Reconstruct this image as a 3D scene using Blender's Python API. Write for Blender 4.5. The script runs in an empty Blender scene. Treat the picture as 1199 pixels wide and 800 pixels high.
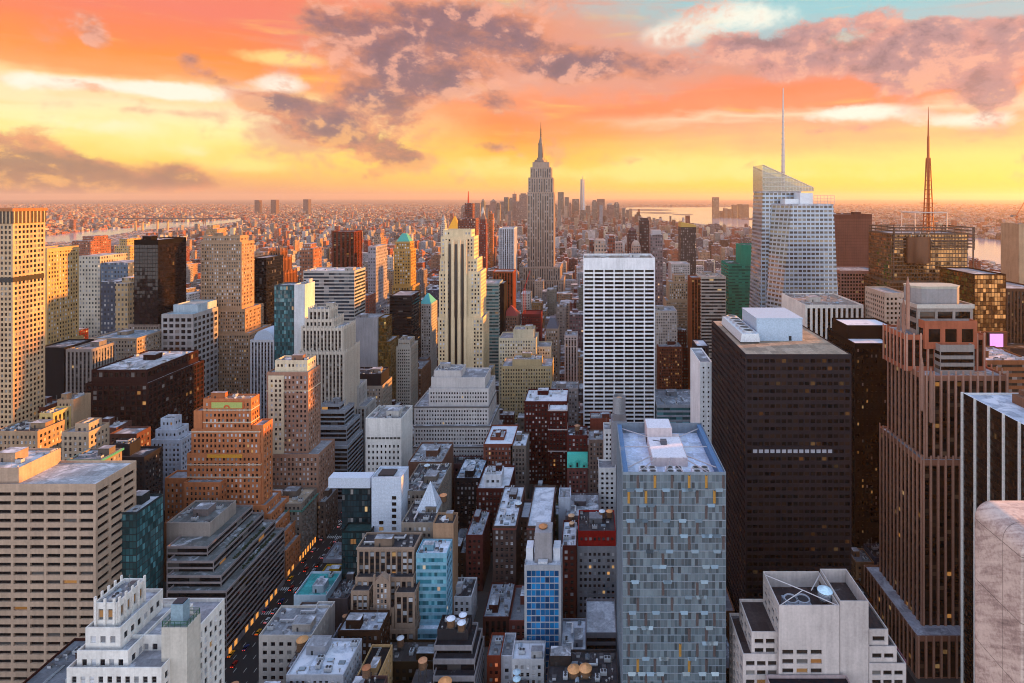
import bpy, math, random
import numpy as np
from mathutils import Vector

SC = bpy.context.scene
COL = SC.collection
R = math.radians
F, CX, CY, EYE = 672.0, 690.0, 231.0, 260.0      # focal length and vanishing point of the photograph; eye height above the street
def XP(px, Y): return (px - CX) / F * Y
def ZP(py, Y): return EYE - (py - CY) / F * Y
def lin(r, g, b):
    f = lambda c: (c / 255 / 12.92) if c <= 10 else ((c / 255 + 0.055) / 1.055) ** 2.4
    return (f(r), f(g), f(b))

# ------------------------------------------------------------------ camera
cam_d = bpy.data.cameras.new('camera')
cam = bpy.data.objects.new('camera', cam_d); COL.objects.link(cam)
cam.location = (0, 0, EYE); cam.rotation_euler = (R(90), 0, 0)
cam_d.sensor_width = 36; cam_d.lens = 36 * F / 1199
cam_d.shift_x = (599.5 - CX) / 1199; cam_d.shift_y = -(400 - CY) / 1199
cam_d.clip_start = 0.5; cam_d.clip_end = 200000
SC.camera = cam

# ------------------------------------------------------------------ render settings
SC.render.engine = 'CYCLES'
SC.view_settings.view_transform = 'Standard'; SC.view_settings.look = 'None'
SC.view_settings.exposure = 1.4; SC.view_settings.gamma = 1.0
SC.view_settings.use_curve_mapping = False
c = SC.cycles
c.max_bounces = 4; c.diffuse_bounces = 2; c.glossy_bounces = 2; c.transmission_bounces = 2
c.volume_bounces = 0; c.transparent_max_bounces = 4
c.use_denoising = True; c.caustics_reflective = False; c.caustics_refractive = False
c.sample_clamp_indirect = 4.0; c.filter_width = 1.05

# ------------------------------------------------------------------ sun
HAZE = 2.6e-5
SUN_AZ, SUN_EL = R(77), R(9.5)             # azimuth to the right of the avenue's direction
sd = bpy.data.lights.new('sun', 'SUN'); sun = bpy.data.objects.new('sun', sd); COL.objects.link(sun)
sd.energy = 5.0; sd.angle = R(0.8); sd.color = (1.0, 0.36, 0.04)
to_sun = Vector((math.sin(SUN_AZ) * math.cos(SUN_EL), math.cos(SUN_AZ) * math.cos(SUN_EL), math.sin(SUN_EL)))
sun.rotation_euler = to_sun.to_track_quat('Z', 'Y').to_euler()
sun.location = (600, 300, 500)

# ------------------------------------------------------------------ node helper
class NT:
    def __init__(s, tree):
        s.t = tree; s.n = tree.nodes; s.l = tree.links
    def new(s, typ, **kw):
        n = s.n.new(typ)
        for k, v in kw.items(): setattr(n, k, v)
        return n
    def put(s, sock, v):
        if isinstance(v, (int, float)): sock.default_value = v
        elif isinstance(v, (tuple, list)): sock.default_value = tuple(v) + ((1.0,) if len(v) == 3 and len(sock.default_value) == 4 else ())
        else: s.l.new(v, sock)
    def m(s, op, a, b=0.0, c=None):
        n = s.new('ShaderNodeMath', operation=op)
        s.put(n.inputs[0], a); s.put(n.inputs[1], b)
        if c is not None: s.put(n.inputs[2], c)
        return n.outputs[0]
    def mix(s, f, a, b, blend='MIX'):
        n = s.new('ShaderNodeMix', data_type='RGBA', blend_type=blend)
        s.put(n.inputs[0], f); s.put(n.inputs[6], a); s.put(n.inputs[7], b)
        return n.outputs[2]
    def step(s, x, a, b):
        n = s.new('ShaderNodeMapRange', interpolation_type='SMOOTHSTEP')
        s.put(n.inputs[0], x); s.put(n.inputs[1], a); s.put(n.inputs[2], b)
        return n.outputs[0]
    def lerp(s, x, a, b, lo, hi):
        n = s.new('ShaderNodeMapRange')
        s.put(n.inputs[0], x); s.put(n.inputs[1], a); s.put(n.inputs[2], b); s.put(n.inputs[3], lo); s.put(n.inputs[4], hi)
        return n.outputs[0]
    def ramp(s, x, stops):
        n = s.new('ShaderNodeValToRGB'); e = n.color_ramp.elements
        while len(e) < len(stops): e.new(0.5)
        for i, (p, col) in enumerate(stops):
            e[i].position = p
        for i, (p, col) in enumerate(stops):
            e[i].color = tuple(col) + (1,) if len(col) == 3 else col
        s.put(n.inputs[0], x); return n.outputs[0]
    def noise(s, vec, scale, detail=2, rough=0.5, dist=0.0):
        n = s.new('ShaderNodeTexNoise')
        s.put(n.inputs['Vector'], vec); n.inputs['Scale'].default_value = scale
        n.inputs['Detail'].default_value = detail; n.inputs['Roughness'].default_value = rough; n.inputs['Distortion'].default_value = dist
        return n.outputs['Fac']
    def xyz(s, v):
        n = s.new('ShaderNodeSeparateXYZ'); s.put(n.inputs[0], v); return n.outputs
    def vec(s, x, y, z):
        n = s.new('ShaderNodeCombineXYZ'); s.put(n.inputs[0], x); s.put(n.inputs[1], y); s.put(n.inputs[2], z); return n.outputs[0]

# ------------------------------------------------------------------ world: sunset sky, laid out by azimuth and elevation
W = bpy.data.worlds.new('World'); SC.world = W; W.use_nodes = True
w = NT(W.node_tree); w.n.clear()
def azel(px, py):
    u, v = (px - CX) / F, (CY - py) / F
    return math.atan(u), math.atan(v / math.hypot(1, u))
tc = w.new('ShaderNodeTexCoord'); X, Yd, Zd = w.xyz(tc.outputs['Generated'])
az = w.m('ARCTAN2', X, Yd); el = w.m('ARCSINE', w.m('MINIMUM', w.m('MAXIMUM', Zd, -1.0), 1.0))
TOP = 0.36
def stops(px, rows):
    return sorted([(max(0.0, min(1.0, azel(px, y)[1] / TOP)), lin(*col)) for y, col in rows], key=lambda r: r[0])
t_el = w.m('DIVIDE', el, TOP)
P3 = w.vec(az, w.m('MULTIPLY', el, 2.3), 0.3)
PS = w.vec(w.m('MULTIPLY', az, 2.2), w.m('MULTIPLY', el, 17.0), 1.7)
PC = w.vec(az, w.m('MULTIPLY', el, 1.45), 0.3); PL = w.vec(w.m('ADD', az, 0.012), w.m('ADD', w.m('MULTIPLY', el, 1.45), -0.022), 0.3)
n_big = w.noise(PC, 7.0, 10, 0.60, 0.25)
n_fine = w.noise(PC, 21.0, 9, 0.66, 0.3)
emb = w.m('ADD', w.m('SUBTRACT', n_big, w.noise(PL, 7.0, 10, 0.60, 0.25)), w.m('MULTIPLY', w.m('SUBTRACT', n_fine, w.noise(PL, 21.0, 9, 0.66, 0.3)), 0.5))
n_str = w.noise(PS, 1.7, 5, 0.55, 0.35)
wob = w.m('ADD', w.m('MULTIPLY', w.m('SUBTRACT', n_str, 0.5), 0.16), w.m('MULTIPLY', w.m('SUBTRACT', n_big, 0.5), 0.16))
t_w = w.m('ADD', t_el, w.m('MULTIPLY', wob, w.step(t_el, 0.02, 0.25)))
left = w.ramp(t_w, stops(150, [(236, (196, 140, 112)), (222, (232, 162, 112)), (205, (250, 190, 100)), (185, (255, 214, 100)), (165, (255, 228, 130)),
    (145, (255, 238, 170)), (122, (255, 226, 175)), (103, (253, 208, 140)), (86, (250, 160, 86)), (62, (252, 142, 44)), (30, (247, 128, 72)), (2, (242, 124, 96))]))
mid = w.ramp(t_w, stops(600, [(236, (235, 168, 100)), (222, (255, 200, 95)), (202, (255, 212, 95)), (182, (255, 190, 70)), (162, (254, 160, 60)),
    (142, (248, 140, 72)), (120, (248, 146, 98)), (95, (240, 170, 138)), (60, (226, 146, 122)), (25, (238, 146, 100)), (2, (206, 172, 158))]))
right = w.ramp(t_w, stops(1000, [(240, (248, 186, 88)), (228, (255, 210, 48)), (208, (255, 222, 92)), (188, (255, 222, 118)), (166, (250, 195, 118)),
    (148, (242, 170, 122)), (134, (248, 205, 165)), (120, (246, 142, 92)), (98, (250, 132, 84)), (75, (212, 148, 126)), (40, (178, 188, 188)), (12, (150, 200, 205))]))
a_l, a_m, a_r = azel(230, 100)[0], azel(600, 100)[0], azel(860, 100)[0]
wa = w.m('ADD', az, w.m('MULTIPLY', w.m('SUBTRACT', n_big, 0.5), 0.35))
sky = w.mix(w.step(wa, a_l, a_m), left, mid)
sky = w.mix(w.step(wa, a_m, a_r), sky, right)
# streaks of bright yellow and of pink stretched along the horizon
sky = w.mix(w.m('MULTIPLY', w.step(n_str, 0.56, 0.74), w.m('MULTIPLY', w.step(t_el, 0.16, 0.36), 0.55)), sky, lin(255, 205, 92))
sky = w.mix(w.m('MULTIPLY', w.step(n_str, 0.46, 0.30), w.m('MULTIPLY', w.step(t_el, 0.2, 0.5), 0.5)), sky, lin(232, 150, 122))
def blob(px, py, rx, ry, wt):
    a0, e0 = azel(px, py); k = math.cos(a0)
    sa, se = rx / F * k * k, ry / F * k
    da = w.m('DIVIDE', w.m('SUBTRACT', az, a0), sa); de = w.m('DIVIDE', w.m('SUBTRACT', el, e0), se)
    d2 = w.m('ADD', w.m('MULTIPLY', da, da), w.m('MULTIPLY', de, de))
    return w.m('MULTIPLY', w.m('EXPONENT', w.m('MULTIPLY', d2, -0.9)), wt)
def total(rows):
    s = None
    for r in rows:
        b = blob(*r); s = b if s is None else w.m('ADD', s, b)
    return s
def cover(rows, lo, hi, k=1.2, kf=0.5):
    d = w.m('ADD', total(rows), w.m('ADD', w.m('MULTIPLY', w.m('SUBTRACT', n_big, 0.5), k), w.m('MULTIPLY', w.m('SUBTRACT', n_fine, 0.5), kf)))
    return w.step(d, lo, hi), d
# pale openings
op, _ = cover([(215, 108, 55, 13, .9), (25, 95, 50, 16, .7), (440, 110, 22, 12, .6), (1000, 132, 70, 10, .9), (1130, 140, 80, 12, .8), (620, 98, 50, 10, .5), (780, 45, 40, 16, .9), (880, 22, 80, 22, .8), (330, 100, 40, 14, .9), (130, 100, 90, 10, .7), (150, 150, 90, 16, .6), (230, 178, 60, 10, .5), (540, 108, 30, 8, .7)], 0.3, 0.85, 1.4, 0.9)
sky = w.mix(w.m('MULTIPLY', op, 0.88), sky, lin(250, 246, 228))
yl, _ = cover([(330, 68, 75, 10, .9), (190, 165, 110, 30, .8), (300, 195, 60, 10, .8), (560, 190, 60, 14, .6), (800, 185, 120, 18, .6), (100, 75, 50, 10, .4), (680, 205, 160, 12, .6), (960, 205, 200, 12, .6)], 0.3, 0.9, 1.3, 0.9)
sky = w.mix(w.m('MULTIPLY', yl, 0.7), sky, lin(255, 234, 140))
# pink and mauve veils
pk, _ = cover([(560, 60, 170, 60, .62), (700, 80, 120, 50, .55), (960, 60, 200, 40, .62), (330, 150, 60, 40, .6), (430, 160, 110, 55, .55), (60, 60, 90, 40, .35), (1120, 100, 80, 50, .7), (150, 128, 110, 7, .5), (500, 205, 130, 20, .3), (690, 188, 45, 14, .55), (250, 205, 30, 25, .4)], 0.25, 0.8, 2.0, 1.2)
sky = w.mix(w.m('MULTIPLY', pk, 0.75), sky, lin(224, 152, 128))
# red orange undersides on the right
ro, _ = cover([(930, 106, 120, 12, .8), (720, 130, 120, 12, .7), (470, 28, 70, 14, .6), (1060, 112, 60, 9, .7)], 0.3, 0.9, 0.9, 0.4)
sky = w.mix(w.m('MULTIPLY', ro, 0.75), sky, lin(252, 132, 76))
# grey cumulus with lit rims
cl, cd = cover([(15, 190, 100, 34, 1.45), (110, 208, 85, 20, 1.3), (40, 220, 160, 12, 1.1), (205, 200, 38, 20, .95), (235, 213, 32, 10, .8),
    (220, 68, 19, 14, 1.0), (350, 136, 44, 24, 1.0), (388, 152, 38, 20, 1.0), (330, 120, 26, 14, .7), (425, 70, 62, 40, .92), (475, 100, 46, 30, .92), (490, 55, 60, 34, .75), (395, 20, 46, 15, .9), (430, 112, 40, 16, .7),
    (582, 118, 30, 18, 1.05), (432, 166, 46, 16, .95), (462, 188, 42, 17, .85), (562, 172, 40, 9, .95), (432, 208, 34, 12, .65), (545, 30, 60, 30, .75), (620, 60, 70, 28, .72),
    (770, 76, 52, 16, 1.1), (690, 75, 40, 22, .8), (865, 56, 50, 20, 1.15), (945, 58, 40, 28, 1.2), (905, 84, 60, 12, .7), (1015, 70, 50, 24, 1.2), (1085, 64, 44, 32, 1.25), (1165, 74, 56, 34, 1.25), (1155, 112, 46, 20, 1.1), (1085, 98, 50, 14, .8),
    (1000, 28, 34, 12, .6), (1110, 36, 60, 18, .95), (960, 30, 30, 12, .7), (1180, 40, 30, 20, .8), (118, 105, 26, 9, .7), (110, 48, 22, 22, .85), (60, 92, 30, 8, .6), (300, 122, 22, 9, .85), (250, 90, 26, 9, .6), (470, 140, 50, 14, .75), (505, 100, 40, 22, .8), (600, 35, 50, 20, .8), (660, 85, 44, 14, .75), (500, 15, 50, 14, .8), (160, 118, 40, 7, .6), (680, 188, 42, 12, .62), (1010, 150, 90, 8, .5), (880, 140, 70, 7, .45)], 0.36, 0.92, 2.9, 2.0)
core = w.step(w.m('ADD', cd, w.m('MULTIPLY', w.m('SUBTRACT', w.noise(w.vec(az, w.m('MULTIPLY', el, 2.0), 4.1), 13.0, 8, 0.64), 0.5), 2.6)), 0.45, 1.6)
rim = w.mix(w.step(az, 0.0, 0.3), lin(230, 146, 106), lin(222, 150, 134))
body = w.mix(core, rim, w.mix(w.step(t_el, 0.05, 0.4), lin(152, 112, 100), w.mix(w.step(az, 0.0, 0.3), lin(134, 102, 110), lin(178, 132, 132))))
body = w.mix(w.m('MULTIPLY', w.step(emb, 0.0, 0.13), 0.75), body, w.mix(w.step(t_el, 0.15, 0.6), lin(255, 186, 104), lin(250, 176, 146)))
body = w.mix(w.m('MULTIPLY', w.step(emb, 0.0, -0.13), 0.6), body, lin(112, 88, 98))
sky = w.mix(w.m('MULTIPLY', cl, 0.92), sky, body)
# the eastern and northern sky behind the camera and overhead: pale and clear
zen = w.step(el, 0.36, 0.9)
back = w.step(w.m('ABSOLUTE', az), R(62), R(125))
hi_sky = w.ramp(w.m('DIVIDE', el, 1.57), [(0.0, (2.3, 2.2, 2.25)), (0.15, (1.95, 2.05, 2.3)), (0.36, (0.80, 1.0, 1.4)), (1.0, (0.50, 0.74, 1.2))])
sky = w.mix(w.m('MAXIMUM', zen, back), sky, hi_sky)
nish = w.new('ShaderNodeTexSky', sky_type='NISHITA', sun_disc=False, sun_elevation=SUN_EL, sun_rotation=SUN_AZ)
bg1 = w.new('ShaderNodeBackground'); w.l.new(sky, bg1.inputs[0]); bg1.inputs[1].default_value = 0.40
bg2 = w.new('ShaderNodeBackground'); w.l.new(nish.outputs[0], bg2.inputs[0]); bg2.inputs[1].default_value = 0.006
addn = w.new('ShaderNodeAddShader'); w.l.new(bg1.outputs[0], addn.inputs[0]); w.l.new(bg2.outputs[0], addn.inputs[1])
wo = w.new('ShaderNodeOutputWorld'); w.l.new(addn.outputs[0], wo.inputs[0])

# ------------------------------------------------------------------ materials
MATS = {}
def tone(col): return tuple(1.22 * c_ ** 1.52 for c_ in col)      # tonal contrast put into the albedo: deepens the dark tones
def base_mat(key):
    m = bpy.data.materials.new(key); m.use_nodes = True
    t = NT(m.node_tree); b = t.n['Principled BSDF']
    return m, t, b
def wallm(col, rough=0.85, amt=0.35, metal=0.0):
    key = ('w', tuple(round(x, 3) for x in col), rough, amt, metal)
    if key in MATS: return MATS[key]
    col = tone(col)
    m, t, b = base_mat('wall_finish')
    geo = t.new('ShaderNodeNewGeometry'); x, y, z = t.xyz(geo.outputs['Position'])
    n1 = t.noise(geo.outputs['Position'], 0.06, 4, 0.6)
    n2 = t.noise(t.vec(t.m('MULTIPLY', x, 0.5), t.m('MULTIPLY', y, 0.5), t.m('MULTIPLY', z, 0.035)), 1.0, 3, 0.6)
    n3 = t.noise(geo.outputs['Position'], 0.9, 2, 0.6)
    s = t.m('ADD', t.m('ADD', n1, n2), t.m('MULTIPLY', n3, 0.6))
    k = t.lerp(s, 0.75, 1.85, 1.0 - amt, 1.0 + amt)
    oi = t.new('ShaderNodeObjectInfo')
    t.put(b.inputs['Base Color'], t.mix(1.0, col, t.vec(k, k, k), 'MULTIPLY'))
    b.inputs['Roughness'].default_value = rough; b.inputs['Metallic'].default_value = metal; b.inputs['Specular IOR Level'].default_value = 0.12
    MATS[key] = m; return m
def glassm(col=(0.012, 0.014, 0.018), lit=0.02, blind_sheen=0.22, bcol=(0.30, 0.29, 0.28), tilt=0.015, rough=0.06, metal=0.0, litcol=(1.0, 0.42, 0.10), litk=0.9, spec=0.5):
    key = ('g', col, lit, blind_sheen, bcol, tilt, rough, metal, litk, spec)
    if key in MATS: return MATS[key]
    m, t, b = base_mat('window_glass')
    geo = t.new('ShaderNodeNewGeometry'); oi = t.new('ShaderNodeObjectInfo')
    r = t.m('FRACT', t.m('ADD', t.m('MULTIPLY', geo.outputs['Random Per Island'], 7.31), t.m('MULTIPLY', oi.outputs['Random'], 5.77)))
    r2 = t.m('FRACT', t.m('MULTIPLY', r, 57.31)); r3 = t.m('FRACT', t.m('MULTIPLY', r, 131.7)); r4 = t.m('FRACT', t.m('MULTIPLY', r, 311.9))
    isb = t.m('LESS_THAN', r, blind_sheen)  # paler panes: drawn blinds, and base colour standing in for reflections
    colr = t.mix(t.m('MULTIPLY', isb, t.lerp(r2, 0, 1, 0.12, 1.0)), t.mix(r3, tuple(c * 0.5 for c in col), tuple(c * 1.6 for c in col)), bcol)
    t.put(b.inputs['Base Color'], colr)
    b.inputs['Roughness'].default_value = rough; b.inputs['Metallic'].default_value = metal
    b.inputs['Specular IOR Level'].default_value = spec
    if lit > 0:
        on = t.m('GREATER_THAN', r, 1.0 - lit * 0.4)
        t.put(b.inputs['Emission Color'], t.mix(r2, litcol, (1.0, 0.66, 0.30)))
        t.put(b.inputs['Emission Strength'], t.m('MULTIPLY', on, t.lerp(r3, 0, 1, 0.05 * litk, 0.26 * litk)))
    if tilt > 0:
        v = t.new('ShaderNodeVectorMath', operation='NORMALIZE')
        a = t.new('ShaderNodeVectorMath', operation='ADD')
        t.l.new(geo.outputs['Normal'], a.inputs[0])
        t.put(a.inputs[1], t.vec(t.lerp(r2, 0, 1, -tilt, tilt), t.lerp(r3, 0, 1, -tilt, tilt), t.lerp(r4, 0, 1, -tilt, tilt)))
        t.l.new(a.outputs[0], v.inputs[0]); t.l.new(v.outputs[0], b.inputs['Normal'])
    MATS[key] = m; return m
def roofm(col, snow=0.3):
    key = ('r', tuple(col), snow)
    if key in MATS: return MATS[key]
    col = tone(col)
    m, t, b = base_mat('roof_membrane')
    geo = t.new('ShaderNodeNewGeometry')
    n1 = t.noise(geo.outputs['Position'], 0.11, 5, 0.65, 0.6); n2 = t.noise(geo.outputs['Position'], 0.7, 3, 0.6)
    x, y, z = t.xyz(geo.outputs['Position']); wn = t.new('ShaderNodeTexWhiteNoise', noise_dimensions='2D'); t.put(wn.inputs[0], t.vec(t.m('FLOOR', t.m('DIVIDE', x, 4.3)), t.m('FLOOR', t.m('DIVIDE', y, 6.1)), 0.0))
    k = t.m('MULTIPLY', t.lerp(n2, 0.25, 0.75, 0.7, 1.25), t.lerp(wn.outputs[0], 0, 1, 0.72, 1.2))
    base = t.mix(1.0, col, t.vec(k, k, k), 'MULTIPLY')
    t.put(b.inputs['Base Color'], t.mix(t.m('MULTIPLY', t.step(n1, 0.62 - snow * 0.35, 0.72 - snow * 0.2), min(1.0, snow * 2.2)), base, (0.55, 0.58, 0.64)))
    b.inputs['Roughness'].default_value = 0.8; b.inputs['Specular IOR Level'].default_value = 0.15
    MATS[key] = m; return m
def plain(col, rough=0.6, metal=0.0, emit=0.0):
    key = ('p', tuple(col), rough, metal, emit)
    if key in MATS: return MATS[key]
    col = tone(col) if not emit else col
    m, t, b = base_mat('painted_surface')
    geo = t.new('ShaderNodeNewGeometry'); n = t.noise(geo.outputs['Position'], 1.3, 3, 0.6)
    k = t.lerp(n, 0.25, 0.75, 0.8, 1.2)
    t.put(b.inputs['Base Color'], t.mix(1.0, tuple(col), t.vec(k, k, k), 'MULTIPLY'))
    b.inputs['Roughness'].default_value = rough; b.inputs['Metallic'].default_value = metal
    if emit:
        b.inputs['Emission Color'].default_value = tuple(col) + (1,); b.inputs['Emission Strength'].default_value = emit
    MATS[key] = m; return m
def farm(col, glass=(0.03, 0.032, 0.036), bw=3.4, fh=3.8, ww=0.5, wh=0.5, rough=0.8, lit=0.01):
    """masonry with its windows as a surface pattern, for buildings too far away to show more"""
    key = ('f', tuple(round(x, 3) for x in col), glass, bw, fh, ww, wh, lit)
    if key in MATS: return MATS[key]
    col = tone(col)
    m, t, b = base_mat('distant_facade')
    geo = t.new('ShaderNodeNewGeometry'); x, y, z = t.xyz(geo.outputs['Position'])
    nx, ny, nz = t.xyz(geo.outputs['Normal'])
    sx = t.m('GREATER_THAN', t.m('ABSOLUTE', nx), 0.6); u = t.m('ADD', t.m('MULTIPLY', sx, y), t.m('MULTIPLY', t.m('SUBTRACT', 1.0, sx), x))
    cu, cz = t.m('DIVIDE', u, bw), t.m('DIVIDE', z, fh)
    fu, fz = t.m('FRACT', cu), t.m('FRACT', cz)
    inu = t.m('LESS_THAN', t.m('ABSOLUTE', t.m('SUBTRACT', fu, 0.5)), ww / 2); inz = t.m('LESS_THAN', t.m('ABSOLUTE', t.m('SUBTRACT', fz, 0.5)), wh / 2)
    side = t.m('LESS_THAN', t.m('ABSOLUTE', nz), 0.4)
    win = t.m('MULTIPLY', t.m('MULTIPLY', inu, inz), side)
    wn = t.new('ShaderNodeTexWhiteNoise', noise_dimensions='3D')
    t.put(wn.inputs[0], t.vec(t.m('FLOOR', cu), t.m('FLOOR', cz), sx))
    rv = wn.outputs[0]
    n1 = t.noise(geo.outputs['Position'], 0.05, 4, 0.6); k = t.lerp(n1, 0.3, 0.7, 0.75, 1.25)
    wallc = t.mix(1.0, tuple(col), t.vec(k, k, k), 'MULTIPLY')
    gl = t.mix(t.m('POWER', rv, 3.0), glass, (0.34, 0.33, 0.32))
    n2 = t.noise(geo.outputs['Position'], 0.09, 4, 0.6)
    roofc = t.mix(t.step(n2, 0.42, 0.6), tuple(0.35 * c_ + 0.05 for c_ in col), (0.42, 0.43, 0.46))
    cc = t.mix(t.step(nz, 0.5, 0.8), t.mix(win, wallc, gl), roofc)
    t.put(b.inputs['Base Color'], cc)
    b.inputs['Specular IOR Level'].default_value = 0.2
    t.put(b.inputs['Roughness'], t.m('SUBTRACT', rough, t.m('MULTIPLY', win, 0.6)))
    if lit > 0:
        on = t.m('MULTIPLY', win, t.m('GREATER_THAN', rv, 1 - lit))
        b.inputs['Emission Color'].default_value = (1, 0.55, 0.2, 1); t.put(b.inputs['Emission Strength'], t.m('MULTIPLY', on, 0.3))
    MATS[key] = m; return m

# ------------------------------------------------------------------ mesh collector
class MB:
    def __init__(s): s.q = []; s.m = []; s.o = []; s.om = []
    def quads(s, arr, mi=0):
        a = np.asarray(arr, float).reshape(-1, 4, 3); s.q.append(a); s.m.append(np.full(len(a), mi, np.int32)); return s
    def poly(s, pts, mi=0): s.o.append([tuple(p) for p in pts]); s.om.append(mi); return s
    def box(s, x0, x1, y0, y1, z0, z1, mi=0, skip=''):
        f = {'S': [(x0,y0,z0),(x1,y0,z0),(x1,y0,z1),(x0,y0,z1)], 'N': [(x1,y1,z0),(x0,y1,z0),(x0,y1,z1),(x1,y1,z1)],
             'W': [(x0,y1,z0),(x0,y0,z0),(x0,y0,z1),(x0,y1,z1)], 'E': [(x1,y0,z0),(x1,y1,z0),(x1,y1,z1),(x1,y0,z1)],
             'T': [(x0,y0,z1),(x1,y0,z1),(x1,y1,z1),(x0,y1,z1)], 'B': [(x0,y1,z0),(x1,y1,z0),(x1,y0,z0),(x0,y0,z0)]}
        return s.quads([f[k] for k in f if k not in skip], mi)
    def bar(s, p, q, r, mi=0, n=4, r2=None):
        p, q = Vector(p), Vector(q); d = (q - p).normalized(); a = d.orthogonal().normalized(); b = d.cross(a); r2 = r if r2 is None else r2
        A = [p + (a * math.cos(t) + b * math.sin(t)) * r for t in [2*math.pi*(i+.5)/n for i in range(n)]]
        Bq = [q + (a * math.cos(t) + b * math.sin(t)) * r2 for t in [2*math.pi*(i+.5)/n for i in range(n)]]
        for i in range(n): s.quads([A[i], A[(i+1)%n], Bq[(i+1)%n], Bq[i]], mi)
        s.poly(Bq, mi); s.poly(A[::-1], mi); return s
    def prism(s, pb, zb, pt, zt, mi=0, top=True, bottom=False, tmi=None):
        n = len(pb)
        for i in range(n):
            j = (i + 1) % n
            s.quads([(*pb[i], zb), (*pb[j], zb), (*pt[j], zt), (*pt[i], zt)], mi)
        if top: s.poly([(*p, zt) for p in pt], mi if tmi is None else tmi)
        if bottom: s.poly([(*p, zb) for p in pb][::-1], mi)
        return s
    def lathe(s, cx, cy, prof, n=14, mi=0, top=True):
        for (r0, z0), (r1, z1) in zip(prof, prof[1:]):
            A = [(cx + r0*math.cos(2*math.pi*i/n), cy + r0*math.sin(2*math.pi*i/n), z0) for i in range(n)]
            B_ = [(cx + r1*math.cos(2*math.pi*i/n), cy + r1*math.sin(2*math.pi*i/n), z1) for i in range(n)]
            for i in range(n): s.quads([A[i], A[(i+1)%n], B_[(i+1)%n], B_[i]], mi)
        if top: s.poly([(cx + prof[-1][0]*math.cos(2*math.pi*i/n), cy + prof[-1][0]*math.sin(2*math.pi*i/n), prof[-1][1]) for i in range(n)], mi)
        return s
    def mesh(s, name, mats, off=(0, 0, 0)):
        me = bpy.data.meshes.new(name)
        q = np.concatenate(s.q) if s.q else np.zeros((0, 4, 3))
        nq = len(q); v = q.reshape(-1, 3); ls = [np.arange(nq * 4, dtype=np.int32)]; st = np.arange(nq, dtype=np.int32) * 4
        mi = np.concatenate(s.m) if s.m else np.zeros(0, np.int32)
        if s.o:
            ov, os_, base = [], [], nq * 4
            for p in s.o: os_.append(base + len(ov)); ov += p
            ov = np.array(ov, float); v = np.concatenate([v, ov]); ls.append(np.arange(base, base + len(ov), dtype=np.int32))
            st = np.concatenate([st, np.array(os_, np.int32)]); mi = np.concatenate([mi, np.array(s.om, np.int32)])
        v = v - np.array(off, float)
        loops = np.concatenate(ls)
        me.vertices.add(len(v)); me.vertices.foreach_set('co', v.astype(np.float32).ravel())
        me.loops.add(len(loops)); me.loops.foreach_set('vertex_index', loops)
        me.polygons.add(len(st)); me.polygons.foreach_set('loop_start', st)
        for m in mats: me.materials.append(m)
        me.polygons.foreach_set('material_index', mi)
        me.update(calc_edges=True); me.shade_flat()
        return me
    def build(s, name, mats, parent=None, off=None):
        if not isinstance(mats, (list, tuple)): mats = [mats]
        off = off if off is not None else (tuple(parent_world(parent)) if parent is not None else (0, 0, 0))
        return link(name, s.mesh(name, mats, off), parent)
def parent_world(p):
    v = Vector((0, 0, 0))
    while p is not None: v = v + Vector(p.location); p = p.parent
    return v
def link(name, data, parent=None, loc=(0, 0, 0), rz=0.0):
    o = bpy.data.objects.new(name, data); COL.objects.link(o); o.location = loc
    if rz: o.rotation_euler = (0, 0, rz)
    if parent is not None: o.parent = parent
    return o
def tag(o, label=None, cat=None, group=None, kind=None):
    if label: o['label'] = label
    if cat: o['category'] = cat
    if group: o['group'] = group
    if kind: o['kind'] = kind
    return o
def thing(name, label, cat, loc=(0, 0, 0), group=None):
    return tag(link(name, None, None, loc), label, cat, group)
# ------------------------------------------------------------------ building kit
WHITE, CREAM, LIME, TAN = (0.66, 0.66, 0.67), (0.56, 0.50, 0.40), (0.44, 0.38, 0.31), (0.40, 0.31, 0.23)
PINKY, ORANGE, BRICK, DKRED = (0.36, 0.25, 0.20), (0.44, 0.17, 0.07), (0.24, 0.075, 0.05), (0.11, 0.035, 0.03)
BROWN, GREY, DKGREY, BLACKY = (0.16, 0.095, 0.07), (0.33, 0.33, 0.34), (0.06, 0.06, 0.068), (0.035, 0.032, 0.036)
PALEBLUE, STONE, GRANITE = (0.50, 0.54, 0.60), (0.30, 0.27, 0.24), (0.34, 0.20, 0.155)
G_DARK, G_BLUE = glassm((.009, .010, .013), blind_sheen=.16, spec=.3), glassm((0.02, 0.035, 0.05), lit=0.03, blind_sheen=0.15)
G_OFF = glassm((0.006, 0.006, 0.007), lit=0.012, blind_sheen=0.08, bcol=(0.12, 0.115, 0.11), spec=.25)
G_WARM = glassm((0.012, 0.007, 0.005), lit=0.07, blind_sheen=0.12, bcol=(0.12, 0.075, 0.05), litk=0.5, spec=.25)
G_TEAL = glassm((0.02, 0.075, 0.085), lit=0.01, blind_sheen=0.25, bcol=(0.08, 0.24, 0.27), tilt=0.03)
G_CYAN = glassm((0.03, 0.15, 0.20), lit=0.02, blind_sheen=0.5, bcol=(0.18, 0.46, 0.56), tilt=0.03)
G_AZURE = glassm((0.004, 0.05, 0.14), lit=0.0, blind_sheen=0.6, bcol=(0.01, 0.19, 0.46), tilt=0.02)
G_PANE = glassm((0.012, 0.014, 0.018), lit=0.03, blind_sheen=0.42, bcol=(0.60, 0.62, 0.66), spec=.4)  # pale bluish share stands in for panes reflecting the sky
G_BLK = glassm((0.004, 0.004, 0.005), lit=0.0, blind_sheen=0.08, bcol=(0.03, 0.025, 0.025), spec=.2)
RNG = random.Random(11)
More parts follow.
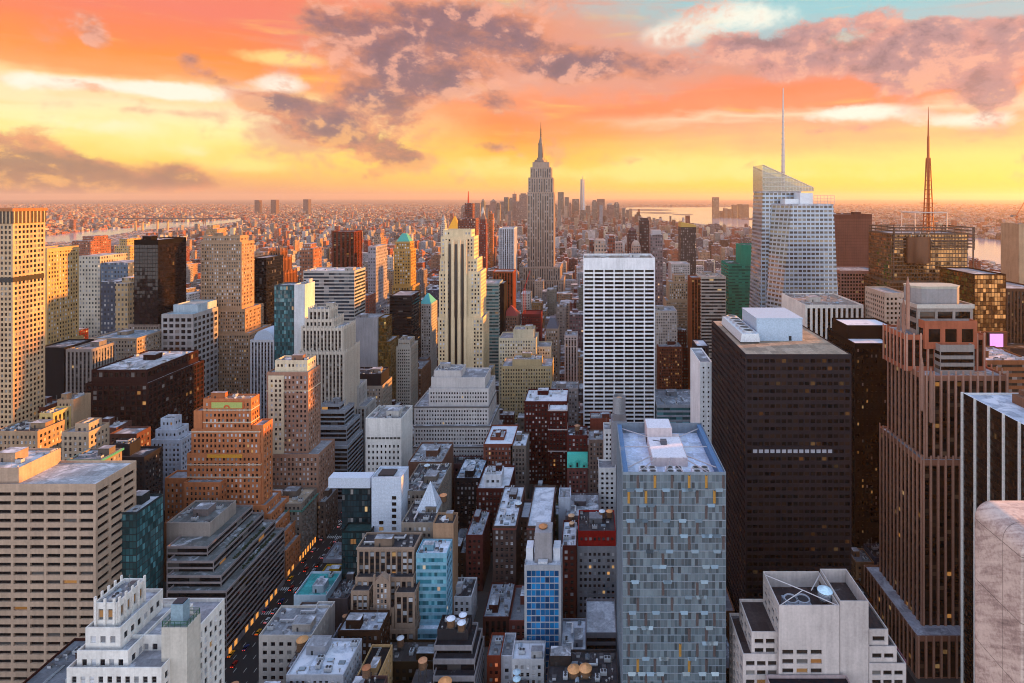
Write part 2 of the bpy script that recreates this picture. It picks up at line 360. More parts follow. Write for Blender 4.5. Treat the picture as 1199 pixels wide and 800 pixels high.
ST = {
 'sash':   dict(mode='grid', bw=2.9, fh=3.7, ww=0.50, wh=0.56, rec=0.35, top=2.2, edge=1.0, glass=G_PANE, rail=True),
 'office': dict(mode='grid', bw=3.3, fh=3.9, ww=0.55, wh=0.52, rec=0.4, top=3.0, edge=0.8, glass=G_DARK),
 'square': dict(mode='grid', bw=2.6, fh=3.6, ww=0.52, wh=0.50, rec=0.4, top=2.5, edge=1.0, glass=G_DARK),
 'pier':   dict(mode='pier', bw=3.2, fh=3.7, ww=0.55, wh=0.58, rec=0.45, top=2.5, edge=0.8, glass=G_DARK),
 'band':   dict(mode='band', bw=6.0, fh=3.9, ww=0.985, wh=0.55, rec=0.35, top=2.0, edge=0.4, glass=G_DARK),
 'curtain':dict(mode='grid', bw=1.9, fh=3.8, ww=0.92, wh=0.86, rec=0.08, top=1.0, edge=0.2, glass=G_BLUE),
 'bays':   dict(mode='grid', bw=9.0, fh=4.6, ww=0.84, wh=0.44, rec=0.9, top=3.0, edge=0.6, glass=G_OFF),
 'blank':  dict(mode='blank', bw=3, fh=3.7, ww=.5, wh=.5, rec=.3, top=1, edge=1, glass=G_DARK),
}
FACES = {'S': lambda x0, x1, y0, y1: ((x0, y0), (1, 0), (0, -1), x1 - x0), 'E': lambda x0, x1, y0, y1: ((x1, y0), (0, 1), (1, 0), y1 - y0),
         'W': lambda x0, x1, y0, y1: ((x0, y1), (0, -1), (-1, 0), y1 - y0), 'N': lambda x0, x1, y0, y1: ((x1, y1), (-1, 0), (0, 1), x1 - x0)}
RZ = {'S': 0.0, 'E': R(90), 'W': R(-90), 'N': R(180)}
def rects(face, rc, d):
    """(u0, u1, z0, z1) rows on a face at distance d in front of it -> quads"""
    (ox, oy), (ux, uy), (nx, ny), _ = face
    rc = np.asarray(rc, float).reshape(-1, 4); out = np.zeros((len(rc), 4, 3))
    for k, (a, b) in enumerate(((0, 2), (1, 2), (1, 3), (0, 3))):
        out[:, k, 0] = ox + ux * rc[:, a] + nx * d; out[:, k, 1] = oy + uy * rc[:, a] + ny * d; out[:, k, 2] = rc[:, b]
    return out
def fbox(mb, face, u0, u1, z0, z1, d, mi=0, back=0.02):
    """a box standing proud of a face by d"""
    (ox, oy), (ux, uy), (nx, ny), _ = face
    xs = [ox + ux * u + nx * k for u in (u0, u1) for k in (-back, d)]; ys = [oy + uy * u + ny * k for u in (u0, u1) for k in (-back, d)]
    mb.box(min(xs), max(xs), min(ys), max(ys), z0, z1, mi)
PANES = {}
def pane_mesh(w_, h_, mats, rail):
    key = (round(w_, 2), round(h_, 2), mats[0].name, mats[1].name, rail)
    if key not in PANES:
        mb = MB(); w2, h2 = w_ / 2, h_ / 2
        mb.quads([(-w2, 0, -h2), (w2, 0, -h2), (w2, 0, h2), (-w2, 0, h2)], 0)
        if rail: mb.box(-w2, w2, -0.07, 0.02, -0.06, 0.06, 1)
        PANES[key] = mb.mesh('window', mats)
    return PANES[key]
FRAME = plain((0.22, 0.21, 0.20))

class Bld:
    def __init__(s, name, label, cat, base, group=None, budget=100):
        s.root = thing(name, label, cat, base, group); s.off = base; s.tiers = []; s.wins = []; s.budget = budget; s.name = name
        s.roofs = []
    def tier(s, x0, x1, y0, y1, z, zb=0.0, style='sash', col=LIME, faces='SEW', **kw):
        st = dict(ST[style]); st.update(kw)
        wall, roofc = st.get('wallmat') or wallm(col), st.get('roof', (0.30, 0.31, 0.33))
        mats = [wall, st.get('spm') or wallm(st.get('sp', tuple(c * 0.35 for c in col))), plain(st.get('fincol', col))]
        mb = MB(); par = st.get('par', 1.2); pt = 0.4
        for k in 'SEWN':
            fc = FACES[k](x0, x1, y0, y1); L = fc[3]
            if k not in faces or st['mode'] == 'blank' or L < 3 or z - zb < 4:
                mb.quads(rects(fc, [(0, L, zb, z)], 0)); continue
            e, top, rec, fh = min(st['edge'], L * .2), st['top'], st['rec'], st['fh']
            nc = max(1, round((L - 2 * e) / st['bw'])); cw = (L - 2 * e) / nc
            nr = max(1, int((z - top - zb - st.get('base', 0)) / fh))
            wh, ww = fh * st['wh'], cw * st['ww']
            U = e + cw * (np.arange(nc) + .5); Zc = z - top - fh * (np.arange(nr) + .5)
            skipc = st.get('skip')
            W_ = [(u, zc, ww, wh) for zc in Zc for u in U]
            if skipc: W_ = [q for i, q in enumerate(W_) if not skipc(i % nc, i // nc, nc, nr, k)]
            if st['mode'] == 'grid':
                op = np.array([(u - ww/2, u + ww/2, zc - wh/2, zc + wh/2) for u, zc, _, _ in W_]) if W_ else np.zeros((0, 4))
                rows = []
                for zc in Zc:
                    if not skipc:
                        eds = [0] + [q for u in U for q in (u - ww/2, u + ww/2)] + [L]
                        rows += [(eds[i], eds[i+1], zc - wh/2, zc + wh/2) for i in range(0, len(eds), 2)]
                    else:
                        us = sorted(q[0] for q in W_ if abs(q[1] - zc) < 1e-6); eds = [0] + [q for u in us for q in (u - ww/2, u + ww/2)] + [L]
                        rows += [(eds[i], eds[i+1], zc - wh/2, zc + wh/2) for i in range(0, len(eds), 2)]
                zs = [z] + [q for zc in Zc for q in (zc + wh/2, zc - wh/2)] + [zb]
                rows += [(0, L, zs[i+1], zs[i]) for i in range(0, len(zs), 2)]
                mb.quads(rects(fc, rows, 0)); deep = rec
            elif st['mode'] == 'pier':
                zt_, zl = z - top, Zc[-1] - fh / 2
                op = np.array([(u - ww/2, u + ww/2, zl, zt_) for u in U])
                eds = [0] + [q for u in U for q in (u - ww/2, u + ww/2)] + [L]
                rows = [(eds[i], eds[i+1], zl, zt_) for i in range(0, len(eds), 2)] + [(0, L, zt_, z), (0, L, zb, zl)]
                mb.quads(rects(fc, rows, 0)); mb.quads(rects(fc, op, -rec - 0.06), 1); deep = rec + 0.06
            else:
                op = np.array([(0.35, L - 0.35, zc - wh/2, zc + wh/2) for zc in Zc])
                zs = [z] + [q for zc in Zc for q in (zc + wh/2, zc - wh/2)] + [zb]
                rows = [(0, L, zs[i+1], zs[i]) for i in range(0, len(zs), 2)] + [(a, b, q - wh/2, q + wh/2) for q in Zc for a, b in ((0, .35), (L - .35, L))]
                mb.quads(rects(fc, rows, 0)); mb.quads(rects(fc, op, -rec - 0.06), 1); deep = rec + 0.06
            if len(op):                                      # reveals round each opening
                a = rects(fc, op, 0); b = rects(fc, op, -deep)
                for i, j in ((0, 1), (1, 2), (2, 3), (3, 0)):
                    mb.quads(np.stack([a[:, i], b[:, i], b[:, j], a[:, j]], 1))
            for q in W_: s.wins.append((0 if k == 'S' else 1, y0, -q[1], fc, k, q, rec, st['glass'], st.get('rail', False)))
            fin = st.get('fin')
            if fin:
                ev, fw, fd = fin[:3]
                for i in range(0, nc + 1, ev):
                    u = e + cw * i; fbox(mb, fc, max(0, u - fw/2), min(L, u + fw/2), zb, z - (fin[3] if len(fin) > 3 else 0), fd, 2)
            for (dz, h, d) in st.get('cornice', ()):
                fbox(mb, fc, -d + 0.003, L + d - 0.003, z - dz - h, z - dz, d, 2)
        # parapet rim, inner faces
        i0, i1, j0, j1 = x0 + pt, x1 - pt, y0 + pt, y1 - pt; zr = z - par
        mb.quads([[(x0,y0,z),(x1,y0,z),(i1,j0,z),(i0,j0,z)], [(x1,y0,z),(x1,y1,z),(i1,j1,z),(i1,j0,z)], [(x1,y1,z),(x0,y1,z),(i0,j1,z),(i1,j1,z)], [(x0,y1,z),(x0,y0,z),(i0,j0,z),(i0,j1,z)],
                  [(i0,j0,zr),(i0,j0,z),(i1,j0,z),(i1,j0,zr)], [(i1,j0,zr),(i1,j0,z),(i1,j1,z),(i1,j1,zr)], [(i1,j1,zr),(i1,j1,z),(i0,j1,z),(i0,j1,zr)], [(i0,j1,zr),(i0,j1,z),(i0,j0,z),(i0,j0,zr)]], 2 if st.get('rimfin') else 0)
        mb.build('wall', mats, s.root, s.off)
        MB().quads([(i0,j0,zr),(i1,j0,zr),(i1,j1,zr),(i0,j1,zr)]).build('roof', roofm(roofc, st.get('snow', 0.3)), s.root, s.off)
        s.roofs.append((i0, i1, j0, j1, zr)); return s
    def part(s, name, mb, mat, kind=None):
        o = mb.build(name, mat, s.root, s.off)
        if kind: o['kind'] = kind
        return o
    def finish(s):
        s.wins.sort(key=lambda q: (q[0], q[1], q[2]))
        rest = {}
        for n, (pri, _, _, fc, k, (u, zc, w_, h_), rec, gm, rail) in enumerate(s.wins):
            (ox, oy), (ux, uy), (nx, ny), L = fc
            if n < s.budget:
                p = (ox + ux*u - nx*rec - s.off[0], oy + uy*u - ny*rec - s.off[1], zc - s.off[2])
                link('window', pane_mesh(w_, h_, [gm, FRAME], rail), s.root, p, RZ[k])
            else:
                mb = rest.setdefault(gm.name, (gm, MB()))[1]
                mb.quads(rects(fc, [(u - w_/2, u + w_/2, zc - h_/2, zc + h_/2)], -rec))
        if rest:
            mb, mats = MB(), []
            for gm, m_ in rest.values():
                mats.append(gm)
                for q in m_.q: mb.quads(q, len(mats) - 1)
            s.part('window', mb, mats, 'stuff')
        return s.root

# ---------------------------------------------------------------- roof equipment (bolted to its building: parts) and water tanks (things)
def proto_units():
    P = {}
    mb = MB(); mb.box(-1.6, 1.6, -1.1, 1.1, 0.3, 2.0, 0)
    for sx in (-1.3, 1.3):
        for sy in (-.8, .8): mb.box(sx - .1, sx + .1, sy - .1, sy + .1, 0, .3, 1)
    for cx_ in (-.75, .75): mb.lathe(cx_, 0, [(.62, 2.0), (.62, 2.3), (.52, 2.3), (.48, 2.08)], 12, 1)
    P['fan_unit'] = mb.mesh('fan_unit', [plain((.46, .48, .5), .5, .3), plain((.1, .1, .11))])
    mb = MB(); mb.box(-.5, .5, -.5, .5, 0, .9, 0); mb.box(-4, 4, -.45, .45, .9, 1.7, 0); mb.box(3.1, 4, -.45, 3.2, .9, 1.7, 0); mb.box(-4, -3.4, -.4, .4, 0, .9, 0)
    P['duct'] = mb.mesh('duct', [plain((.5, .52, .54), .4, .5)])
    mb = MB().lathe(0, 0, [(.22, 0), (.22, 1.2), (.5, 1.25), (.42, 1.6), (.1, 1.7)], 10, 0)
    P['vent_pipe'] = mb.mesh('vent_pipe', [plain((.4, .41, .42), .5, .4)])
    mb = MB().box(-1.5, 1.5, -1, 1, 0, .5, 0); mb.quads([[(-1.4,-.9,.5),(1.4,-.9,.5),(1.4,0,1.2),(-1.4,0,1.2)], [(1.4,.9,.5),(-1.4,.9,.5),(-1.4,0,1.2),(1.4,0,1.2)]], 1)
    mb.poly([(1.4,-.9,.5),(1.4,.9,.5),(1.4,0,1.2)], 0); mb.poly([(-1.4,.9,.5),(-1.4,-.9,.5),(-1.4,0,1.2)], 0)
    P['skylight'] = mb.mesh('skylight', [plain((.3, .31, .32)), glassm((.2, .25, .3), lit=0.0, blind_sheen=0)])
    mb = MB()
    for k in range(3): mb.bar((-5, k * .5, .45), (5, k * .5, .45), .12, 0, 5); mb.bar((5, k * .5, .45), (5, k * .5 + 3, .45), .12, 0, 5)
    for k in range(6): mb.box(-4.8 + k * 1.9, -4.6 + k * 1.9, -.2, 1.2, 0, .33, 1)
    P['pipe_run'] = mb.mesh('pipe_run', [plain((.42, .43, .44), .4, .5), plain((.1, .1, .1))])
    mb = MB().box(-.9, .9, -.9, .9, 0, 1.2, 0)
    for k in range(5): mb.box(-.95, .95, -.96, -.9, .15 + k * .2, .25 + k * .2, 1)
    mb.box(-1.0, 1.0, -1.0, 1.0, 1.2, 1.3, 1); P['louvred_vent'] = mb.mesh('louvred_vent', [plain((.5, .51, .53)), plain((.12, .12, .13))])
    mb = MB().bar((0, 0, 0), (0, 0, 6.5), .07, 0, 5, .04)
    for k in range(4): mb.bar((-.7, 0, 3.5 + k * .8), (.7, 0, 3.5 + k * .8), .04, 0, 4)
    P['aerial'] = mb.mesh('aerial', [plain((.3, .3, .3))])
    P['door'] = MB().box(-.5, .5, 0, .06, .1, 2.2).mesh('door', [plain((.05, .055, .06))])
    return P
UNITS = proto_units()
def bulk_mesh(a, b, h, col):
    mb = MB().box(-a, a, -b, b, 0, h, 0, 'B'); mb.box(-a - .15, a + .15, -b - .15, b + .15, h, h + .3, 0); 
    mb.quads([(-a, -b, h + .303), (a, -b, h + .303), (a, b, h + .303), (-a, b, h + .303)], 2)
    return mb.mesh('bulkhead', [wallm(col), plain((.06, .06, .065)), roofm((.3, .31, .33), .4)])
def clutter(b, n=6, rng=RNG, col=None, roof=None, bulk=True):
    for rf in ([b.roofs[roof]] if roof is not None else b.roofs[:1]):
        x0, x1, y0, y1, z = rf; a, d = x1 - x0, y1 - y0
        if a < 5 or d < 5: continue
        used = []
        def spot(r):
            for _ in range(25):
                x, y = rng.uniform(x0 + r, x1 - r) if a > 2*r else (x0+x1)/2, rng.uniform(y0 + r, y1 - r) if d > 2*r else (y0+y1)/2
                if all((x - p)**2 + (y - q)**2 > (r + s)**2 for p, q, s in used): used.append((x, y, r)); return x, y
            return None
        if bulk and min(a, d) > 9:
            p = spot(min(a, d) * .24)
            if p:
                ba, bb_ = min(a*.18, 5), min(d*.16, 4.5); bo = link('bulkhead', bulk_mesh(min(a*.18, 5), min(d*.16, 4.5), rng.uniform(3, 5), col or STONE), b.root, (p[0]-b.off[0], p[1]-b.off[1], z-b.off[2]))
                link('door', UNITS['door'], bo, (-ba * .4, -bb_ - .05, 0))
        for i in range(int(n * (3.0 if b.off[1] < 460 else 1.7))):
            k = rng.choice(['fan_unit', 'fan_unit', 'duct', 'vent_pipe', 'vent_pipe', 'skylight', 'pipe_run', 'louvred_vent', 'louvred_vent', 'aerial'])
            p = spot({'fan_unit': 2.0, 'duct': 4.2, 'vent_pipe': .7, 'skylight': 1.8, 'pipe_run': 5.2, 'louvred_vent': 1.4, 'aerial': .8}[k])
            if p: link(k, UNITS[k], b.root, (p[0]-b.off[0], p[1]-b.off[1], z-b.off[2]+.004), rng.choice([0, R(90), R(180)]) if k not in ('duct', 'pipe_run') else 0 if a > d else R(90))
TANK = None
def tank(x, y, z, label, r=2.2, h=4.2, leg=2.2, col=(.30, .17, .09), cap=(.50, .27, .13), group='rooftop water tanks'):
    t = thing('water_tank', label, 'water tank', (x, y, z), group)
    mb = MB().lathe(x, y, [(r, z + leg), (r * 1.0, z + leg + h)], 16, 0)
    for k in range(5): mb.lathe(x, y, [(r + .04, z + leg + .25 + k*h/5), (r + .04, z + leg + .37 + k*h/5)], 16, 1, top=False)
    mb.build('barrel', [plain(col), plain((.08, .07, .06))], t)
    MB().lathe(x, y, [(r + .25, z + leg + h), (r + .25, z + leg + h + .15), (0.15, z + leg + h + r * .62)], 16, 0).build('tank_roof', plain(cap), t)
    MB().box(x - r, x + r, y - r, y + r, z + leg - .3, z + leg, 0).build('platform', plain((.12, .11, .1)), t)
    for sx in (-1, 1):
        for sy in (-1, 1): MB().box(x + sx*r*.75 - .15, x + sx*r*.75 + .15, y + sy*r*.75 - .15, y + sy*r*.75 + .15, z, z + leg - .3, 0).build('leg', plain((.12, .11, .1)), t)
    return t

FOOT = []          # footprints of everything measured: x0, x1, y0, y1
BLD = {}
def row(name, label, cat, style, col, tiers, units=0, group=None, budget=60, **kw):
    """tiers measured as front left px, front right px, roof px, distance, depth; highest first or last, any order"""
    T = []
    for t in tiers:
        px0, px1, py, Y, D = t[:5]; o = t[5] if len(t) > 5 else {}
        T.append([XP(px0, Y), XP(px1, Y), Y, Y + D, ZP(py, Y), o])
    T.sort(key=lambda q: q[4])
    b = Bld(name, label, cat, ((T[0][0] + T[0][1]) / 2, T[0][2], 0), group, budget)
    done = []
    for q in T:
        zb = 0.0
        for p in done:
            if q[0] > p[0] - .6 and q[1] < p[1] + .6 and q[2] > p[2] - .6 and q[3] < p[3] + .6:
                q[0], q[1], q[2], q[3] = max(q[0], p[0] + .45), min(q[1], p[1] - .45), max(q[2], p[2] + .45), min(q[3], p[3] - .45)
                zb = max(zb, p[4] - p[5].get('par', kw.get('par', 1.2)))
        o = dict(kw); o.update(q[5]); sty = o.pop('style', style); cl = o.pop('col', col)
        b.tier(q[0], q[1], q[2], q[3], q[4], zb, sty, cl, **o); done.append(q)
        FOOT.append((q[0], q[1], q[2], q[3]))
    b.roofs.sort(key=lambda r: -r[4])
    if units: clutter(b, units, col=tuple(c * .8 for c in col))
    b.finish(); BLD[label] = b
    return b
# ------------------------------------------------------------------ measured buildings: near rows, left to right
r_ = row
dkroof, paleroof, blueroof, tanroof = (0.10, 0.10, 0.11), (0.42, 0.44, 0.47), (0.36, 0.42, 0.48), (0.42, 0.36, 0.29)
b = r_('office_block', 'tan stone office block with long dark window slots and a raised roof end', 'office block', 'bays', (0.46, 0.37, 0.30),
   [(-45, 112, 567, 300, 27), (-45, 22, 548, 303, 24, dict(style='blank', snow=.6))], units=5, budget=100, roof=(.36, .38, .40), snow=.35)
r_('glass_office', 'teal glass office slab tucked behind the tan block with long window slots', 'office building', 'curtain', (0.06, 0.09, 0.10),
   [(118, 160, 600, 317, 20)], glass=G_TEAL, roof=paleroof, budget=80, units=2)
r_('office_block', 'charcoal block with small windows and a cluttered roof beside the orange brick tower', 'office block', 'square', DKGREY,
   [(100, 169, 535, 370, 16), (128, 152, 520, 374, 9, dict(style='blank'))], units=6, roof=dkroof, budget=60)
r_('office_building', 'pale bluish white block with stepped crown left of the orange brick tower', 'office building', 'sash', PALEBLUE,
   [(177, 212, 515, 430, 16), (182, 208, 503, 432, 12), (188, 204, 490, 434, 8)], units=2, budget=60)
r_('apartment_house', 'narrow tan building with a bare orange brick flank near the pale grid tower', 'apartment building', 'sash', TAN,
   [(67, 86, 468, 430, 15, dict(faces='S'))], units=2, budget=40)
r_('loft_building', 'dark reddish loft under the pale grid tower with sooty roof', 'loft building', 'sash', (.2, .09, .07), [(27, 52, 477, 440, 18)], units=2, budget=40)
r_('loft_building', 'slim yellowish stone building with tall arched bays near the pale grid tower', 'loft building', 'pier', (.5, .4, .22), [(46, 62, 484, 400, 14)], units=2, budget=40)
r_('loft_building', 'low tan loft with black tar roof and vent stacks at the left edge', 'loft building', 'sash', TAN, [(-8, 44, 505, 385, 20)], units=8, roof=dkroof, budget=40)
r_('loft_building', 'low building with a turquoise copper cornice and white roof hut', 'loft building', 'sash', STONE,
   [(80, 118, 538, 352, 16, dict(cornice=[(0.2, 1.2, 0.8)], fincol=(.10, .36, .30)))], units=3, budget=40)
r_('loft_building', 'low tan building with a pale cylinder tank on its uneven roof', 'loft building', 'sash', (.42, .35, .28), [(72, 104, 506, 372, 16), (88, 104, 496, 376, 10)], units=4, budget=40)
r_('loft_building', 'dull maroon low block with flat grey roof under the dark granite block', 'loft building', 'sash', (.17, .10, .085), [(108, 136, 501, 410, 14), (128, 160, 508, 402, 13)], units=2, budget=40)
# Fifth Avenue east side
FR = dict(cornice=[(7.5, .6, .25), (16, .6, .25)], fincol=(.55, .48, .40))
b = r_('brick_tower', 'orange brick setback skyscraper with a green faience panel at its crown', 'skyscraper', 'sash', (.46, .235, .135),
   [(192, 232, 612, 388, 24), (215, 258, 565, 390, 20), (193, 225, 560, 396, 12, dict(top=3)),
    (219, 305, 531, 396, 15, FR), (224, 304, 503, 396.8, 13, dict(cornice=[(1.2, .7, .3)], fincol=(.55, .5, .42))), (238, 294, 467, 398, 10, dict(roof=(.4, .3, .26), **FR)), (225, 237, 481, 398.5, 8, dict(style='blank', cornice=[(2, .8, .25)], fincol=(.55, .5, .42))), (295, 308, 498, 397.6, 12),
    (262, 311, 592, 394, 20), (290, 317, 602, 393, 24), (300, 323, 614, 392.3, 27), (305, 329, 628, 391.6, 30), (310, 335, 645, 391, 33)], units=3, budget=100)
mb = MB(); y_ = 397.7
mb.box(XP(246, 398), XP(286, 398), y_, y_ + .3, ZP(479, 398), ZP(470, 398), 0); mb.box(XP(248, 398), XP(284, 398), y_ - .12, y_, ZP(478, 398), ZP(471, 398), 1)
cx_, cz_ = XP(266, 398), ZP(477.6, 398)
for k in range(12):
    a0, a1 = math.pi * k / 12, math.pi * (k + 1) / 12
    mb.quads([[(cx_ + q * math.cos(a), y_ - .25, cz_ + q * math.sin(a)) for q, a in ((1.1, a0), (2.2, a0), (2.2, a1), (1.1, a1))][::-1]], 2)
b.part('faience_panel', mb, [plain((.46, .16, .06)), plain((.42, .46, .20)), plain((.55, .16, .06))])
mb = MB(); mb.box(XP(243, 396), XP(284, 396), 395.6, 395.9, ZP(536, 396), ZP(532, 396)); b.part('ornament_band', mb, plain((.55, .33, .07)))
b = r_('terraced_office', 'dark bronze office stepping down in planted terraces along the avenue', 'office building', 'band', (.30, .27, .27),
   [(195, 265, 692, 324, 62), (195, 259, 674, 329, 57), (195, 250, 657, 334, 52), (195, 243, 640, 340, 46), (195, 246, 612, 352, 26, dict(style='blank', col=(.36, .33, .31), snow=.2))],
   fh=3.4, wh=.70, top=.8, sp=(.01, .009, .01), glass=G_OFF, par=1.2, roof=(.20, .21, .21), snow=.25, budget=100, units=3)
pl = plain((.035, .07, .025))
for k, (x_, z_, ya, yb_) in enumerate(((-208.5, ZP(692, 324), 345, 380), (-214, ZP(674, 329), 345, 378), (-220, ZP(657, 334), 348, 376))):
    mb = MB(); g_ = random.Random(k)
    for i in range(260):
        y0 = g_.uniform(ya, yb_); x0 = x_ + g_.uniform(-.9, .9); s_ = g_.uniform(.25, .5); zz = z_ - 1.5 + g_.uniform(0, 1.2)
        mb.quads([[(x0 - s_, y0, zz), (x0 + s_, y0 + g_.uniform(-.3, .3), zz), (x0 + s_, y0 + .2, zz + s_ * 1.3), (x0 - s_, y0 + .1, zz + s_)]])
    b.part('terrace_planting', mb, pl, 'stuff')
b = r_('stone_block', 'grey stone block with green copper cornice and white attic windows at the avenue corner', 'office block', 'sash', (.27, .235, .21),
   [(268, 353, 590, 411, 23, dict(cornice=[(4.6, .9, 1.0)], fincol=(.12, .26, .23), top=1.4, roof=tanroof))], units=9, budget=100)
SHOP = plain((1.0, .34, .05), emit=.5)
for i in range(9): x0 = XP(300, 411) + i * (XP(352, 411) - XP(300, 411)) / 9; b.part('shopfront', MB().box(x0 + .9, x0 + 2.4, 410.75, 410.9, .6, 5.5), SHOP)
for i in range(6): b.part('shopfront', MB().box(XP(353, 411) + .06, XP(353, 411) + .2, 412.5 + i * 3.6, 413.8 + i * 3.6, .6, 4.5), SHOP)
SHOP2 = plain((1.0, .40, .08), emit=.28)
for lb, xx, ya, n_ in (('dark bronze office stepping down in planted terraces along the avenue', XP(265, 324), 326, 11), ('orange brick setback skyscraper with a green faience panel at its crown', XP(335, 391), 393, 5)):
    for i in range(n_):
        if i % 4 != 2: BLD[lb].part('shopfront', MB().box(xx + .06, xx + .2, ya + i * 5.3, ya + 2.6 + i * 5.3, .6, 3.6), SHOP2)
r_('loft_building', 'dim brownish block with even windows farther along the avenue past the copper cornice', 'loft building', 'sash', (.2, .16, .14), [(330, 381, 588, 436, 22)], units=3, budget=50)
r_('shop_building', 'low avenue building with a pale fascia band and a red lit sign', 'shop building', 'band', (.42, .42, .42), [(352, 386, 631, 462, 40)], units=2, budget=30)
b = r_('apartment_tower', 'tall brownish pink stone tower with cream crown near the dark stepped block', 'apartment tower', 'sash', PINKY,
   [(308, 373, 532, 436, 28), (312, 361, 436, 440, 20, dict(cornice=[(14, .6, .3)], fincol=CREAM)), (314, 332, 440, 439, 18, dict(col=CREAM)), (322, 360, 422, 444, 14, dict(col=CREAM))], units=2, budget=100)
b = r_('stepped_office', 'steely stepped office with dark ribbon windows behind the pinkish stone tower', 'office building', 'band', (.33, .35, .38),
   [(366, 407, 522, 489, 34), (368, 406, 500, 493, 29), (370, 404, 481, 498, 20), (376, 398, 473, 501, 12)], fh=3.7, wh=.66, glass=G_OFF, units=4, budget=80)
r_('office_building', 'pale grey setback office peeking over the steely stepped office', 'office building', 'pier', (.45, .44, .43),
   [(380, 428, 476, 535, 26), (384, 420, 452, 538, 20)], units=3, budget=60)
b = r_('office_tower', 'cream tower with a toothed buttressed crown', 'office tower', 'pier', (.52, .48, .43),
   [(350, 403, 412, 510, 34), (353, 401, 384, 512, 28), (357, 390, 374, 514, 22), (361, 386, 362, 516, 16)], units=2, budget=100, fin=(1, .7, .55, -1.5))
r_('glass_office', 'slim teal glass tower joined to a white slab with yellow sunlit flank', 'office tower', 'curtain', (.10, .14, .16), [(321, 344, 334, 560, 19)], glass=G_TEAL, budget=80, fh=3.9, snow=.4)
r_('slab_tower', 'plain white slab attached to the slim teal glass tower', 'slab tower', 'blank', (.55, .56, .57), [(344.5, 357, 333, 559.5, 20)], units=1)
r_('wide_office', 'wide office block with pale and dark stripes all around it, behind the cream toothed tower', 'office block', 'band', (.44, .42, .40),
   [(355, 415, 317, 690, 34)], fh=4.2, wh=.58, glass=G_BLUE, units=4, budget=60, roof=paleroof, snow=.5)
r_('slab_building', 'blank grey concrete slab whose edge glows with mirrored gold glass', 'office building', 'blank', (.34, .35, .37), [(416, 442, 372, 640, 22)], units=2, snow=.3)
r_('glass_office', 'mirror glass block shining gold beside the blank concrete slab', 'office building', 'curtain', (.2, .13, .05),
   [(443, 452, 372, 643, 20), (443, 457, 400, 640, 30)], glass=glassm((.30, .20, .06), lit=0, blind_sheen=.3, bcol=(.1, .14, .12), tilt=.06, metal=.8), budget=40)
r_('mansard_building', 'stone building with a dark mansard storey and red rooftop hut', 'office building', 'sash', (.36, .32, .28),
   [(408, 447, 452, 575, 30), (411, 446, 438, 577, 24, dict(style='blank', col=(.05, .05, .06)))], units=5, budget=60, roof=dkroof)
r_('office_building', 'slim pale tower with even square windows and sunlit flank beside the gold mirror block', 'office tower', 'square', (.47, .44, .40), [(464, 481, 406, 660, 28), (466, 480, 398, 664, 18)], units=2, budget=60)
r_('office_building', 'darker brick neighbour behind the slim pale tower with square windows', 'office building', 'sash', (.30, .20, .15), [(478, 494, 432, 700, 40), (486, 500, 421, 745, 30)], units=2, budget=40)
b = r_('stone_tower', 'limestone tower with three long black window strips up its front', 'skyscraper', 'sash', (.60, .51, .37),
   [(512, 572, 440, 640, 45), (513, 566, 372, 642, 38), (514, 563, 318, 644, 34), (515, 559, 303, 645.5, 30), (516, 555, 277, 647, 26), (519, 552, 269, 650, 20)], fh=4.2, bw=3.4, budget=60,
   skip=lambda i, j, nc, nr, k: k == 'S' and nc * .2 < i < nc * .72)
for px in (526.5, 534, 541.5): b.part('window_strip', MB().box(XP(px - 1.3, 642), XP(px + 1.3, 642), 641.55, 641.9, 20, ZP(286, 642)), plain((.008, .008, .010), .3))
for px in (523, 530.2, 537.7, 545): b.part('pier', MB().box(XP(px - 1.5, 642), XP(px + 1.5, 642), 641.1, 641.9, 20, ZP(281, 642)), wallm((.62, .53, .39)))
# Fifth Avenue west side and the middle
WD = (.62, .61, .59)
b = r_('deco_building', 'white terracotta building with a gothic crown and a bare pale slab beside it', 'office building', 'sash', WD,
   [(110, 137, 706, 202, 13, dict(style='pier', bw=3.0, top=2.2, fin=(1, .7, .5, -1.6), glass=glassm((.25, .13, .05), lit=0, blind_sheen=0))), (100, 141, 735, 200, 20), (141, 190, 744, 205, 16), (90, 150, 762, 198, 24), (78, 189, 782, 196, 34)], units=4, budget=90, bw=3.0, ww=.55, wh=.6, fh=3.9, roof=(.34, .34, .36))
r_('slab_building', 'bare pale concrete slab with a green railed roof and blue cabin', 'slab building', 'blank', (.52, .50, .46), [(189, 219, 735, 200, 7)], par=.6)
b = BLD['bare pale concrete slab with a green railed roof and blue cabin']; zz = ZP(735, 200)
mb = MB()
for (x0, x1, y0, y1) in ((XP(189, 200) + .1, XP(219, 200) - .1, 200.1, 200.2), (XP(189, 200) + .1, XP(219, 200) - .1, 206.8, 206.9), (XP(189, 200) + .1, XP(189, 200) + .2, 200.3, 206.7), (XP(219, 200) - .2, XP(219, 200) - .1, 200.3, 206.7)):
    for h in (.5, 1.0, 1.5, 2.0): mb.box(x0, x1, y0, y1, zz + h - .06, zz + h + .06)
    for k in range(5): mb.box(x0 + (x1 - x0 - .1) * k / 4, x0 + (x1 - x0 - .1) * k / 4 + .1, y0 + (y1 - y0 - .1) * k / 4, y0 + (y1 - y0 - .1) * k / 4 + .1, zz, zz + 2.05)
b.part('railing', mb, plain((.05, .17, .10)))
mb = MB().box(XP(200, 202), XP(214, 202), 202, 205.5, zz - .6, zz + 6.5); mb.box(XP(201, 202), XP(213, 202), 202.4, 205.1, zz + 6.5, zz + 6.9, 1)
b.part('cabin', mb, [plain((.36, .46, .52), .4, .3), plain((.05, .06, .08))])
